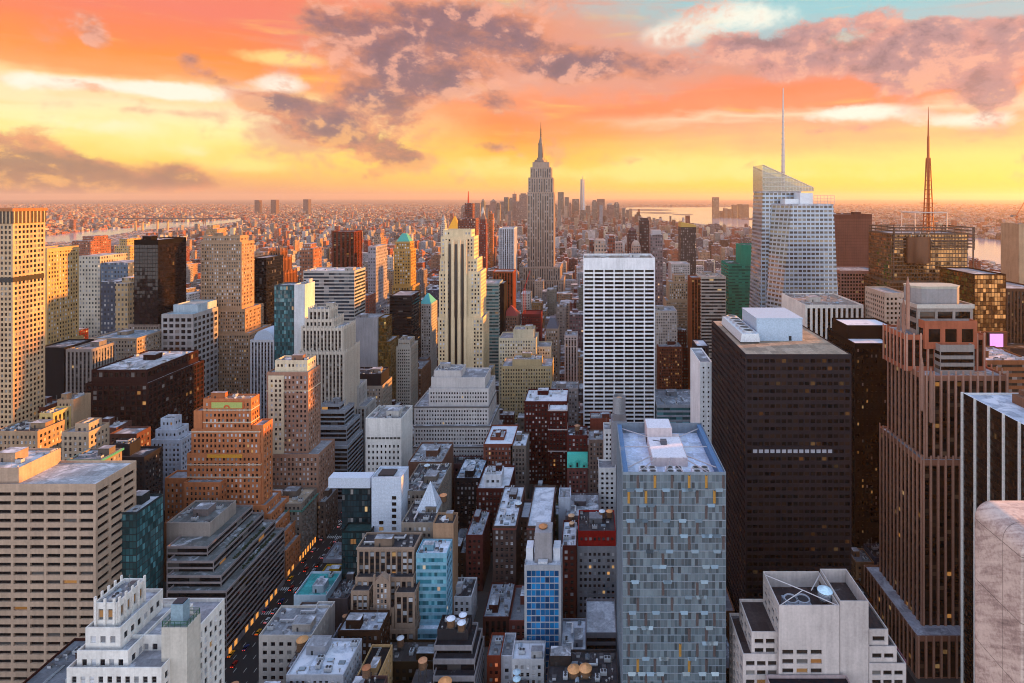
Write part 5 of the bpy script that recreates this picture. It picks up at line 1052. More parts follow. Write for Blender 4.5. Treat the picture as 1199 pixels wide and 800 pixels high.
b = thing('sign_mount', 'low brown plinth holding the billboards and sign', 'building', (XP(1165, 478), 478, 0)); MB().box(XP(1142, 473), XP(1182, 473), 475.6, 477.6, 0, zr_ + 12).build('wall', wallm((.25, .12, .07)), b); MB().box(XP(1142, 473), XP(1182, 473), 472.2, 475.4, 0, zr_).build('ledge', wallm((.2, .12, .08)), b)
# the big mirrored reflection lives in the brown tower glass; a ring sign on it
# parapet of the viewing terrace
def stone(name, label, x0, y0, y1, z, w_):
    m, t, bb = base_mat('travertine'); geo = t.new('ShaderNodeNewGeometry'); x, y, zz = t.xyz(geo.outputs['Position'])
    v = t.vec(x, t.m('MULTIPLY', y, 2.0), t.m('ADD', t.m('MULTIPLY', zz, 9.0), t.m('MULTIPLY', y, 6.0))); n1 = t.noise(v, .7, 5, .65, .6); n2 = t.noise(geo.outputs['Position'], 14, 5, .7); n3 = t.noise(geo.outputs['Position'], 1.1, 3, .6)
    s_ = t.m('ADD', t.m('MULTIPLY', n1, .5), t.m('ADD', t.m('MULTIPLY', n2, .3), t.m('MULTIPLY', n3, .3)))
    t.put(bb.inputs['Base Color'], t.ramp(s_, [(.36, (.13, .095, .09)), (.5, (.34, .26, .235)), (.58, (.50, .41, .365)), (.72, (.64, .55, .49))])); bb.inputs['Roughness'].default_value = .8; bb.inputs['Specular IOR Level'].default_value = .2
    jn = t.m('MAXIMUM', t.m('LESS_THAN', t.m('FRACT', t.m('ADD', t.m('DIVIDE', zz, 1.22), .31)), .012), t.m('LESS_THAN', t.m('FRACT', t.m('DIVIDE', y, 1.1)), .012)); cl_ = bb.inputs['Base Color'].links[0].from_socket; t.put(bb.inputs['Base Color'], t.mix(t.m('MULTIPLY', jn, .7), cl_, (.06, .05, .045)))
    bp = t.new('ShaderNodeBump'); bp.inputs['Strength'].default_value = .35; bp.inputs['Distance'].default_value = .02; t.l.new(n2, bp.inputs['Height']); t.l.new(bp.outputs[0], bb.inputs['Normal'])
    r = .34; N = 8; prof = [(x0, z - 60)]
    prof = [(0, -40.0)] + [(r - r * math.cos(a), -r + r * math.sin(a)) for a in [math.pi / 2 * k / N for k in range(N + 1)]] + [(w_ - r, 0), (w_, -r), (w_, -40.0)]
    mb = MB(); rb = .30
    rings = [(y0 + 0.0, .0)] 
    ys = [(y0, 0.03), (y0 + .03, 0.0), (y1 - rb, 0.0)] + [(y1 - rb + rb * math.sin(math.pi / 2 * k / 5), rb * (1 - math.cos(math.pi / 2 * k / 5)) * .8) for k in range(1, 6)]
    R_ = [[(x0 + p[0] + i * .0 + (i if p[0] < w_ / 2 else -i), yv, z + p[1] - i) for p in prof] for yv, i in ys]
    for A, B_ in zip(R_, R_[1:]):
        for k in range(len(prof) - 1): mb.quads([[A[k], A[k + 1], B_[k + 1], B_[k]]])
    mb.poly(R_[0]); mb.poly(R_[-1][::-1])
    o = mb.build('stone_parapet', [m], None); me = o.data
    for p in me.polygons: p.use_smooth = len(p.vertices) == 4
    tag(o, label, 'parapet'); return o
Yb = 12.0; x_ = XP(1134, Yb)
stone('p', 'weathered pinkish stone parapet block with rounded top edge beside the camera', x_, XP(1000, 1) and x_ * F / (1196.5 - CX), Yb, ZP(580, Yb), 3.2)
stone('p', 'stone parapet block past a joint at the very edge of the view', x_, x_ * F / (1330 - CX), x_ * F / (1198.5 - CX), ZP(580, Yb), 3.2)

# crane over the netted block
def crane(label, X, Y, z0, z1, jib, col, rz=0.0):
    t = thing('tower_crane', label, 'crane', (X, Y, z0)); mb = MB(); s_ = 1.1
    for dx in (-s_, s_):
        for dy in (-s_, s_): mb.bar((X + dx, Y + dy, z0), (X + dx, Y + dy, z1), .16)
    n = max(3, int((z1 - z0) / 4))
    for k in range(n):
        za, zb2 = z0 + (z1 - z0) * k / n, z0 + (z1 - z0) * (k + 1) / n; sg = 1 if k % 2 else -1
        mb.bar((X - sg * s_, Y - s_, za), (X + sg * s_, Y - s_, zb2), .09); mb.bar((X - s_, Y - sg * s_, za), (X - s_, Y + sg * s_, zb2), .09)
    mb.build('mast', plain(col), t)
    c_, sn = math.cos(rz), math.sin(rz); mb = MB(); e = (X + jib * c_, Y, z1 + jib * sn)
    for o_ in (-.7, .7): mb.bar((X, Y + o_, z1), (e[0], Y + o_, e[2]), .25)
    mb.bar((X, Y, z1 + 2.2), (e[0], Y, e[2] + .4), .25)
    for k in range(12): q, q1 = k / 12, (k + 1) / 12; mb.bar((X + (e[0] - X) * q, Y, z1 + (e[2] - z1) * q), (X + (e[0] - X) * (q + q1) / 2, Y, z1 + 2 + (e[2] - z1) * (q + q1) / 2), .15)
    mb.build('jib', plain(col), t)
    MB().bar((X, Y, z1), (X - 8 * (1 if c_ >= 0 else -1), Y, z1 + 1), .5).box(X - 9, X - 6, Y - 1, Y + 1, z1 - 1.5, z1 + 1).build('counterweight', plain((.2, .2, .2)), t); MB().box(X - 1, X + 1, Y - 2.6, Y - 1.2, z1 - 2.4, z1).build('cab', plain(col), t)
crane('red lattice crane standing on the red netted block', XP(614, 790), 790, ZP(368, 780) - 1.2, ZP(338, 790), 26, (.38, .03, .03), R(72))
crane('orange crane at the far right on a pale unfinished tower', XP(1193, 905), 910, ZP(262, 905), ZP(253, 905), 26, (.45, .16, .04), R(60))
r_('unfinished_tower', 'pale unfinished tower under the orange crane at the far right', 'building site', 'blank', (.42, .33, .24), [(1193, 1215, 262, 905, 40)])

# rooftop water tanks
def roof_of(lbl, k=0): return BLD[lbl].roofs[k]
for (px, py, Y, lbl, r, cap) in (
    (528, 722, 300, 'white lidded tank, leftmost of a cluster of three', 2.1, (.6, .64, .7)), (540.5, 727, 299, 'white lidded tank, front one of a cluster of three', 2.0, (.6, .64, .7)), (542, 718, 304, 'white lidded tank, rear one of a cluster of three', 1.9, (.6, .64, .7)),
    (495, 771, 284, 'tan capped tank standing between black roofs left of the stepped loft', 2.0, (.5, .3, .18)), (521, 795, 275, 'wide orange capped tank cut by the bottom edge', 3.0, (.62, .36, .18)),
    (354, 746, 290, 'large tan disc capped tank on the red trimmed corner building', 2.6, (.55, .34, .17)), (404, 720, 326, 'small tan capped tank beside the brown gothic office', 1.3, (.5, .3, .18)),
    (519, 578, 375, 'orange capped tank right of the white glass pyramid', 2.2, (.6, .33, .18)), (500, 545, 420, 'pale bluish tank on the jumbled duct roof', 2.0, (.5, .55, .58)),
    (672, 780, 274, 'tan capped tank, left of the twin pair', 2.9, (.62, .38, .2)), (685.5, 779, 274, 'tan capped tank, right of the twin pair', 2.9, (.64, .40, .22)),
    (605, 785, 276, 'pale blue tank top behind its twin near the pinnacles', 1.7, (.42, .52, .58)), (605, 793, 272, 'pale blue tank top nearest the bottom by the pinnacles', 1.7, (.42, .54, .6)),
    (669, 602, 384, 'light tan tank on the hall, farther of the pair by the cobalt tower', 2.0, (.56, .40, .27)), (669.5, 615, 375, 'light tan tank on a thin frame, nearer of the pair by the cobalt tower', 1.6, (.56, .40, .27)),
    (705, 597, 372, 'white topped tank beside an orange one over the red topped loft', 1.9, (.55, .6, .64)), (713.5, 597, 372, 'orange topped tank beside a white one over the red topped loft', 1.9, (.62, .36, .18)),
    (676, 497, 486, 'rounded tan tank above the small dark red house block', 2.2, (.40, .25, .16)), (607, 592, 396, 'grey tank with white cone in the court of the winged loft', 2.2, (.55, .6, .63))):
    z = ZP(py, Y)
    base = 0.0
    for bb in BLD.values():
        for (i0, i1, j0, j1, zr) in bb.roofs:
            if i0 - 1 < XP(px, Y) < i1 + 1 and j0 - 1 < Y < j1 + 1 and zr < z + 1: base = max(base, zr)
    h = r * 1.7; zl = z - h - r * .5
    if base == 0: base = max(0, zl - 6)
    if zl - base < .5: h = max(1.5, z - base - .5 - r * .5); zl = base + .5
    tank(XP(px, Y), Y, base, lbl, r, h, zl - base, (.26, .17, .11), cap)
    if base < zl - 0 and not any(i0 - 1 < XP(px, Y) < i1 + 1 and j0 - 1 < Y < j1 + 1 for bb in BLD.values() for (i0, i1, j0, j1, zr) in bb.roofs):
        q = thing('loft_building', ' '.join(('dim roof block under the ' + lbl.split(',')[0]).split()[:16]), 'loft building', (XP(px, Y), Y, 0)); X_ = XP(px, Y)
        MB().box(X_ - r - 3, X_ + r + 3, Y - r - 2, Y + r + 4, 0, base - .004).build('wall', wallm((.15, .12, .11)), q); MB().box(X_ - r - 2.6, X_ + r + 2.6, Y - r - 1.6, Y + r + 3.6, base - .003, base + .0).build('roof', roofm((.12, .12, .13), .3), q); FOOT.append((X_ - r - 3, X_ + r + 3, Y - r - 2, Y + r + 4))
# ------------------------------------------------------------------ distant towers that can be told apart
g = random.Random(5)
def far(name, label, cat, col, px0, px1, py, Y, D, steps=(), top=None, group=None, bw=4.5, fh=6, rot=0, **kw):
    """a far tower: shaft with window pattern, upper steps (left share, right share, px up) and an optional cap"""
    x0, x1 = XP(px0, Y), XP(px1, Y); t = thing(name, label, cat, ((x0 + x1) / 2, Y, 0), group); z = ZP(py, Y); m = farm(col, bw=bw, fh=fh, **kw)
    MB().box(x0, x1, Y, Y + D, 0, z, 0, 'B').build('shaft', m, t)
    for k, (a, c_, up) in enumerate(steps):
        z2 = ZP(py - up, Y); MB().box(x0 + (x1 - x0) * a, x0 + (x1 - x0) * c_, Y + D * .15, Y + D * .85, z - .5, z2, 0, 'B').build('setback', m, t); z = z2
    if top:
        kind, colr, up = top; zt = ZP(py - sum(0 for s in steps), Y); xc, yc = (x0 + x1) / 2, Y + D / 2; h = up / F * Y; w_ = (x1 - x0) * (.42 if steps else .5); d_ = D * .4
        if kind == 'pyramid': MB().prism([(xc - w_, yc - d_), (xc + w_, yc - d_), (xc + w_, yc + d_), (xc - w_, yc + d_)], z - .3, [(xc - .6, yc - .6), (xc + .6, yc - .6), (xc + .6, yc + .6), (xc - .6, yc + .6)], z + h).build('pyramid_roof', plain(colr, .4, .3), t)
        if kind == 'slant': MB().poly([(x0, Y, z), (x1, Y, z), (x1, Y, z + h * .4), (x0, Y, z + h)]).poly([(x0, Y + D, z), (x0, Y + D, z + h), (x1, Y + D, z + h * .4), (x1, Y + D, z)]).quads([[(x0, Y, z + h), (x1, Y, z + h * .4), (x1, Y + D, z + h * .4), (x0, Y + D, z + h)], [(x0, Y, z), (x0, Y, z + h), (x0, Y + D, z + h), (x0, Y + D, z)], [(x1, Y, z), (x1, Y + D, z), (x1, Y + D, z + h * .4), (x1, Y, z + h * .4)]]).build('slanted_roof', plain(colr, .4), t)
        if kind == 'mast': MB().bar((xc, yc, z), (xc, yc, z + h), (x1 - x0) * .05, 0, 6, (x1 - x0) * .02).build('mast', plain(colr), t)
        if kind == 'box': MB().box(xc - w_ * .8, xc + w_ * .8, yc - d_ * .8, yc + d_ * .8, z - .2, z + h).build('roof_box', plain(colr), t)
        if kind == 'dome': MB().lathe(xc, yc, [(w_ * math.cos(a), z + h * math.sin(a)) for a in [math.pi / 2 * k / 6 for k in range(7)]], 12).build('dome', plain(colr), t)
    FOOT.append((x0, x1, Y, Y + D)); return t
fx = [
 ('far_tower', 'concrete tower under construction with bright orange netting and blue band', 'tower', (.24, .10, .07), 536, 557, 256, 1500, 40, [(.36, .8, 18)], ('mast', (.5, .1, .03), 14)),
 ('far_tower', 'slender white stone tower left of the construction tower', 'tower', (.5, .46, .42), 516, 521, 262, 1750, 26, [(.15, .85, 4)], ('pyramid', (.4, .38, .36), 6)),
 ('gilded_tower', 'stone tower with gilded pyramid top peeping over the limestone tower', 'tower', (.42, .34, .26), 524, 538, 268, 1700, 36, [], ('pyramid', (.75, .42, .05), 15)),
 ('far_tower', 'thin maroon tower with sharp cap just right of the construction tower', 'tower', (.26, .08, .06), 561, 569, 262, 1420, 24, [(.1, .9, 5)], ('pyramid', (.3, .2, .15), 8)),
 ('far_tower', 'slim white spire tower right of the construction tower', 'tower', (.5, .46, .44), 563, 567, 250, 2100, 18, [], ('pyramid', (.5, .46, .42), 8)),
 ('far_tower', 'small orange lit stepped tower behind the white ribbed slab', 'tower', (.40, .18, .07), 572, 577, 250, 1900, 20, [(.0, .6, 3)], None),
 ('far_tower', 'dark slender residential tower with rounded head right of the tall needle skyscraper', 'tower', (.13, .075, .065), 749, 760, 258, 1180, 24, [(.1, .9, 2.5)], None),
 ('far_tower', 'dark tower with peaked cap next to the slender residential tower', 'tower', (.16, .09, .08), 735, 746, 274, 1120, 26, [(.1, .9, 4)], ('pyramid', (.2, .1, .08), 4)),
 ('far_tower', 'pale bulb roofed tower in front of the dark peaked tower', 'tower', (.42, .33, .28), 740, 750, 288, 1050, 24, [], ('dome', (.45, .36, .3), 6)),
 ('far_tower', 'grey slab tower with pale cap right of the slender residential tower', 'tower', (.26, .22, .22), 762, 776, 275, 1060, 34, [], ('box', (.42, .4, .4), 5)),
 ('far_tower', 'dark tower with slanted golden roof edge', 'tower', (.12, .09, .08), 797, 815, 266, 1300, 34, [], ('slant', (.5, .36, .12), 6)),
 ('far_tower', 'cream block with black stripes seen over the white grid slab', 'tower', (.46, .36, .3), 696, 709, 282, 900, 34, [], ('box', (.4, .34, .3), 1)),
 ('far_tower', 'brown block left of the striped cream block over the white grid slab', 'tower', (.26, .13, .10), 690, 696, 281, 930, 34, [], None),
 ('far_tower', 'rust coloured stepped block right of the striped cream block', 'tower', (.30, .14, .10), 712, 720, 279, 1000, 30, [(.2, .9, 3)], None),
 ('far_tower', 'pale narrow block behind the rust stepped block', 'tower', (.42, .32, .28), 720, 729, 284, 1080, 30, [], None),
 ('far_tower', 'pair block brown tower by the avenue, far left of the green pyramid tower', 'tower', (.34, .18, .12), 351, 367, 291, 980, 30, [(.1, .7, 5)], None),
 ('far_tower', 'greyish slab with sunlit flank behind the striped wide office', 'tower', (.34, .32, .34), 431, 440, 289, 1050, 60, [], None),
 ('far_tower', 'tan stepped tower behind the copper pyramid tower', 'tower', (.36, .26, .2), 438, 446, 278, 1500, 40, [(.2, .8, 5)], ('pyramid', (.3, .2, .15), 6)),
 ('far_tower', 'bluish glass slab between the pale grid tower and black glass tower', 'tower', (.16, .20, .25), 118, 150, 308, 820, 40, [], None),
 ('far_tower', 'white gridded wide block right of the slender gold tower', 'tower', (.46, .42, .36), 91, 117, 300, 840, 50, [], None),
 ('far_tower', 'pale tan tower just left of the black glass tower', 'tower', (.42, .33, .22), 135, 150, 332, 700, 40, [(.2, .9, 6)], None),
 ('far_tower', 'reddish terraced apartment slab by the river', 'tower', (.32, .16, .11), 84, 106, 282, 1400, 60, [(.4, 1, 5)], None),
 ('far_tower', 'golden tan stepped blocks by the river left of the black glass tower', 'tower', (.46, .34, .18), 134, 152, 288, 1300, 60, [(.1, .6, 8)], None),
 ('far_tower', 'dusky blue slab in front of the bluish glass slab', 'tower', (.10, .115, .15), 118, 138, 330, 760, 30, [], None),
 ('far_tower', 'sunlit tan pair of towers beyond the tan gothic tower', 'tower', (.44, .30, .18), 241, 254, 268, 2300, 60, [(.0, .5, 4)], None),
 ('far_tower', 'small brown slab at the horizon, leftmost of three', 'tower', (.2, .13, .12), 298, 303, 234.5, 8800, 90, [], None),
 ('far_tower', 'square brown block at the horizon, middle of three', 'tower', (.2, .13, .12), 317, 323, 234, 8800, 90, [], None),
 ('far_tower', 'dark broad block at the horizon, rightmost of three', 'tower', (.17, .13, .14), 355, 361, 233.5, 8800, 90, [], None),
]
for f_ in fx: far(*f_[:9], steps=f_[9], top=f_[10])
# lower Manhattan
dt = [(540, 546, 242), (548, 553, 240), (553, 562, 238), (563, 567, 237), (567, 574, 240), (574, 580, 236), (581, 585, 239), (585, 590, 236), (590, 595, 231), (596, 600, 233), (600, 604, 227), (604, 608, 236), (608, 617, 228),
      (653, 660, 225), (661, 666, 231), (666, 669, 239), (670, 678, 233), (686, 691, 241), (693, 699, 236), (699, 708, 233), (711, 719, 240), (719, 725, 238.5), (729, 732, 244), (733, 737, 246), (645, 652, 240), (679, 686, 246), (708, 712, 246)]
adj = ['stubby', 'narrow', 'blocky', 'slim', 'broad', 'pointed', 'squat', 'square', 'tall', 'flat topped', 'gold edged', 'low', 'wide', 'tall notched', 'plain', 'tiny', 'solid', 'small', 'leaning', 'large stepped', 'rounded', 'wide shouldered', 'short', 'stumpy', 'hidden', 'shadowy', 'faint']
for k, (a, c_, y) in enumerate(dt):
    side = 'left of the tall needle skyscraper' if a < 630 else 'right of the tall needle skyscraper'
    far('downtown_tower', f'{adj[k]} hazy tower, {("1st 2nd 3rd 4th 5th 6th 7th 8th 9th 10th 11th 12th 13th 14th".split())[k if k < 13 else k - 13]} of the downtown cluster {side}'.replace('cluster ', ''), 'tower', (.26 + g.uniform(-.05, .05), .22, .20), a, c_, y, 5700 + g.uniform(-500, 700), 70,
        steps=[(.15, .85, 1.5)] if k % 3 == 0 else [], top=('pyramid', (.3, .25, .2), 3) if k in (3, 5) else ('mast', (.3, .25, .2), 4) if k == 10 else ('dome', (.3, .28, .24), 2) if k == 20 else None, group='downtown towers on the horizon', bw=9, fh=12)
Y = 5900; t = thing('tapered_tower', 'tallest tapering glass tower of the hazy downtown cluster', 'skyscraper', (XP(682, Y), Y, 0)); x0, x1 = XP(678.6, Y), XP(685.4, Y); w_ = (x1 - x0) / 2; xc = (x0 + x1) / 2
bs = [(xc + w_ * p, Y + w_ + w_ * q) for p, q in ((-1, -1), (0, -1), (1, -1), (1, 0), (1, 1), (0, 1), (-1, 1), (-1, 0))]; tp = [(xc + w_ * .72 * p, Y + w_ + w_ * .72 * q) for p, q in ((-.5, -.5), (0, -1), (.5, -.5), (1, 0), (.5, .5), (0, 1), (-.5, .5), (-1, 0))]
MB().prism(bs, 0, tp, ZP(210, Y)).build('shaft', glassm((.2, .22, .25), lit=0, blind_sheen=0, tilt=0, metal=.5, rough=.15), t); MB().bar((xc, Y + w_, ZP(210, Y)), (xc, Y + w_, ZP(205.5, Y)), 3, 0, 6, 1).build('mast', plain((.4, .4, .4)), t)
for k, (a, c_, y) in enumerate([(835, 842, 231), (848, 852, 244), (853, 857, 245), (858, 863, 240), (865, 869, 239), (869, 877, 239.5), (843, 847, 247)]):
    far('waterside_tower', ['tallest slim', 'low left', 'low second', 'mid height', 'slim right', 'broad right', 'lowest'][k] + ' hazy tower on the far shore of the bay', 'tower', (.3, .22, .16), a, c_, y, 7000 + k * 60, 70, group='towers across the bay', bw=9, fh=12)
# four riverside smokestacks and the bridge
for k, (px, y) in enumerate(((158.5, 259), (167, 260.5), (184.5, 259), (196.5, 259.5))):
    Yq = 4350; t = thing('smokestack', f'sunlit power station chimney by the river, {["1st", "2nd", "3rd", "4th"][k]} from the bridge end', 'chimney', (XP(px, Yq), Yq, 0), 'power station chimneys'); MB().lathe(XP(px, Yq), Yq, [(9, 0), (7, ZP(y, Yq))], 12).build('stack', plain((.5, .34, .2)), t); MB().lathe(XP(px, Yq), Yq, [(7.6, ZP(y, Yq)), (7.6, ZP(y, Yq) + 7)], 12).build('rim', plain((.16, .09, .07)), t)
Yq = 5600; t = thing('suspension_bridge', 'hazy suspension bridge with two steel towers across the far river', 'bridge', (XP(200, Yq), Yq, 0)); zd = 45
xa, xb_ = XP(130, Yq), XP(275, Yq); t1, t2 = XP(158, Yq), XP(238, Yq); zt = 118
MB().box(xa, xb_, Yq, Yq + 34, zd, zd + 11).build('deck', plain((.16, .12, .12)), t)
for tx in (t1, t2):
    mb = MB()
    for dy in (2, 30): mb.bar((tx, Yq + dy, 0), (tx, Yq + dy, zt), 5, 0, 4, 3.5)
    for zz in (60, 90, 114): mb.box(tx - 3, tx + 3, Yq + 2, Yq + 30, zz, zz + 5)
    mb.build('bridge_tower', plain((.22, .15, .13)), t)
for dy in (2, 30):
    mb = MB(); pts = [(xa, zd + 10)] + [(xa + (t1 - xa) * k / 5, zd + 10 + (zt - zd - 10) * (k / 5) ** 1.5) for k in range(1, 6)] + [(t1 + (t2 - t1) * k / 14, zd + 14 + (zt - zd - 14) * (2 * k / 14 - 1) ** 2) for k in range(1, 15)] + [(t2 + (xb_ - t2) * k / 5, zd + 10 + (zt - zd - 10) * (1 - k / 5) ** 1.5) for k in range(1, 6)]
    for p, q in zip(pts, pts[1:]): mb.bar((p[0], Yq + dy, p[1]), (q[0], Yq + dy, q[1]), 1.6)
    mb.build('cable', plain((.2, .15, .14)), t)

# ------------------------------------------------------------------ ground, water, streets
def sheet(name, pts, z, mat): return tag(MB().poly([(*p, z) for p in pts]).build(name, mat), kind='structure')
m, t, bb = base_mat('city_ground'); geo = t.new('ShaderNodeNewGeometry'); n1 = t.noise(geo.outputs['Position'], .02, 6, .7); n2 = t.noise(geo.outputs['Position'], .0016, 5, .65)
t.put(bb.inputs['Base Color'], t.mix(t.step(n1, .4, .65), t.mix(n2, (.035, .033, .036), (.07, .055, .05)), (.13, .10, .085))); bb.inputs['Roughness'].default_value = .9
sheet('ground', [(-70000, -500), (70000, -500), (70000, 70000), (-70000, 70000)], 0, m)
m, t, bb = base_mat('river_water'); geo = t.new('ShaderNodeNewGeometry'); n1 = t.noise(geo.outputs['Position'], .004, 6, .7); bp = t.new('ShaderNodeBump'); bp.inputs['Strength'].default_value = .15; bp.inputs['Distance'].default_value = 3; t.l.new(n1, bp.inputs['Height']); t.l.new(bp.outputs[0], bb.inputs['Normal'])
bb.inputs['Base Color'].default_value = (.24, .29, .36, 1); bb.inputs['Roughness'].default_value = .14  # pale blue-grey base stands in for the reflected upper sky
WATER = m
gp = lambda px, py: (XP(px, F * EYE / (py - CY)), F * EYE / (py - CY))
east = [gp(-40, 288), gp(54, 285), gp(110, 285), gp(131, 276), gp(162, 270.5), gp(198, 267.5), gp(232, 266), gp(282, 259.5), gp(282, 256), gp(232, 260), gp(184, 260.5), gp(162, 266), gp(105, 270), gp(54, 276), gp(-40, 279)]
sheet('river', east, .6, WATER)
hud = [(1500, -400), (1560, 2200), (1650, 2600), (1800, 2900), (1640, 3200), (1375, 4598), (1188, 4992), (789, 6240), (509, 7280), (480, 8600), (900, 14500), (4200, 15000), (3600, 11000), (2700, 8200), (2090, 7200), (1664, 6900), (1950, 6300), (2265, 4598), (2520, 3360), (2600, 2000), (2500, -400)]
sheet('bay_water', hud, .6, WATER)
g2 = random.Random(2); m, t, bb = base_mat('island_ground'); bb.inputs['Base Color'].default_value = (.06, .05, .04, 1)
for (px, py, rx, ry) in ((770, 249.5, 330, 500), (800, 251.5, 160, 260), (757, 246, 500, 900)):
    xc, yc = gp(px, py); tag(MB().poly([(xc + rx * math.cos(a) * g2.uniform(.8, 1.1), yc + ry * math.sin(a) * g2.uniform(.8, 1.1), 1.4) for a in [2 * math.pi * k / 16 for k in range(16)]]).build('island', m), kind='structure')
mb = MB(); N = 120
for Yr, hh, sd_ in ((30000, 120, 1), (42000, 230, 7)):
    gg = random.Random(sd_); ph = [gg.uniform(0, 6.28) for _ in range(8)]
    H_ = [max(10, hh * (.45 + .2 * math.sin(k * .11 + ph[0]) + .15 * math.sin(k * .31 + ph[1]) + .08 * math.sin(k * .83 + ph[2])) * (.35 + .65 * min(1, max(0, (k - 55) / 40)))) for k in range(N + 1)]
    Xs = [(-60000 + 120000 * k / N) for k in range(N + 1)]
    for k in range(N):
        mb.quads([[(Xs[k], Yr, 0), (Xs[k+1], Yr, 0), (Xs[k+1], Yr + 1500, H_[k+1]), (Xs[k], Yr + 1500, H_[k])], [(Xs[k], Yr + 1500, H_[k]), (Xs[k+1], Yr + 1500, H_[k+1]), (Xs[k+1], Yr + 4000, 0), (Xs[k], Yr + 4000, 0)]])
tag(mb.build('hills', m), kind='structure')
AVES = [(-1330, -1308), (-1080, -1058), (-860, -838), (-700, -680), (-520, -490), (-372, -352), (-206, -178), (148, 175), (440, 466), (720, 744), (1000, 1024), (1280, 1304)]
STS = [(300 + 80 * k - 18, 300 + 80 * k - 2) for k in range(-2, 46)]
blocks = []
for (a, c_) in zip(AVES, AVES[1:]):
    for s0, s1 in zip(STS, STS[1:]): blocks.append((a[1], c_[0], s0[1], s1[0]))
PAVE = plain((.13, .125, .12), .9); mb = MB()
for (x0, x1, y0, y1) in blocks:
    if y0 < 1300: mb.box(x0, x1, y0, y1, 0, .14, 0, 'B')
tag(mb.build('pavement', PAVE), kind='structure')
asph = plain((.03, .03, .032), .9); mb = MB()
for (a, c_) in AVES[3:9]: mb.quads([[(a + .1, 120, .006), (c_ - .1, 120, .006), (c_ - .1, 3800, .006), (a + .1, 3800, .006)]])
tag(mb.build('avenue', asph), kind='structure')
mb = MB()
for (a, c_) in (AVES[6], AVES[7]):
    for ln in range(1, 5):
        xx = a + (c_ - a) * ln / 5
        for k in range(90): mb.quads([[(xx - .1, 260 + k * 9, .012), (xx + .1, 260 + k * 9, .012), (xx + .1, 263 + k * 9, .012), (xx - .1, 263 + k * 9, .012)]])
    for s0, s1 in STS[2:12]:
        for yy in (s0 - 4.5, s1 + 1.5):
            for k in range(18): xx = a + 1.5 + k * (c_ - a - 3) / 18; mb.quads([[(xx, yy, .013), (xx + .6, yy, .013), (xx + .6, yy + 3, .013), (xx, yy + 3, .013)]])
tag(mb.build('road_marking', plain((.55, .55, .53))), kind='structure')

# ------------------------------------------------------------------ the rest of the city, lot by lot
FILLC = [TAN, (.40, .28, .20), BRICK, (.30, .16, .12), BROWN, GREY, CREAM, STONE, (.26, .22, .21), (.42, .34, .28), (.20, .10, .08), (.36, .33, .31), (.48, .44, .40), (.17, .15, .16), (.34, .22, .16)]
CN = ['tan', 'sandy', 'red brick', 'rusty brick', 'brown', 'grey', 'cream', 'greyish stone', 'smoky', 'buff', 'dark maroon', 'ash grey', 'ivory', 'charcoal', 'cinnamon']
def clash(x0, x1, y0, y1):
    return any(x0 < f[1] + 1 and x1 > f[0] - 1 and y0 < f[3] + 1 and y1 > f[2] - 1 for f in FOOT)
def seen(x, y, z=30):
    px = CX + F * x / y; return -60 < px < 1260 and CY + F * (EYE - z) / y < 880
lots = []; g = random.Random(21)
for (x0, x1, y0, y1) in blocks:
    if y1 < 235: continue
    for half in (0, 1):
        ya, yb_ = (y0 + .5, (y0 + y1) / 2 - 1.5) if half == 0 else ((y0 + y1) / 2 + 1.5, y1 - .5)
        x = x0 + .8
        while x < x1 - 7:
            w_ = min(g.choice([9, 12, 15, 18, 22, 28, 34]) * (1.0 if y0 < 2500 else 1.2), x1 - .8 - x)
            if x1 - .8 - x - w_ < 8: w_ = x1 - .8 - x
            a, c_ = x, x + w_; x += w_ + .15
            if 0 < (a + c_) / 2 < 148 and 622 < (ya + yb_) / 2 < 772: continue          # the park
            if not seen((a + c_) / 2, ya): continue
            d = yb_ - ya; q0, q1 = ya, ya + d
            if clash(a, c_, q0, q1):
                ok = False
                for (l0, l1, m0, m1) in ((a, (a + c_) / 2, q0, q1), ((a + c_) / 2, c_, q0, q1), (a, c_, q0, (q0 + q1) / 2), (a, c_, (q0 + q1) / 2, q1)):
                    if l1 - l0 > 7 and m1 - m0 > 8 and not clash(l0, l1, m0, m1): a, c_, q0, q1, ok = l0, l1, m0, m1, True; break
                if not ok: continue
            xm = abs((a + c_) / 2); tall = g.random()
            if q0 < 700: h = g.uniform(16, 40) if tall < .85 else g.uniform(38, 52)
            elif q0 < 1500: h = g.uniform(25, 58) if tall < .8 else g.uniform(58, 105)
            else: h = g.uniform(14, 42) if tall < .86 else g.uniform(42, 90)
            if (a + c_) / 2 < -700 and q0 > 700: h *= .9
            if q0 < 560 and 560 < CX + F * a / q0 < 900: h = min(h, g.uniform(14, 30))
            lots.append((a, c_, q0, q1, h))
lots.sort(key=lambda q: -((q[1] - q[0]) * q[4]) / (q[2] ** 2))
near = [q for q in lots if q[2] < 480]; rest = [q for q in lots if q[2] >= 480]
indiv = near + rest[:max(0, 285 - len(near))]; others = rest[max(0, 285 - len(near)):]
HERO = [(o, CX + F * o.location.x / max(1, o.location.y), o.location.y) for o in bpy.data.objects if o.parent is None and o.get('category') in ('skyscraper', 'office tower', 'office block', 'apartment tower', 'tower')]
SHORT = {}
used = {}
FEAT = ['flat pale roof', 'stair bulkhead', 'twin bulkheads', 'dark tar roof', 'narrow front', 'broad front', 'setback top', 'vents on top', 'tall bulkhead', 'low parapet']
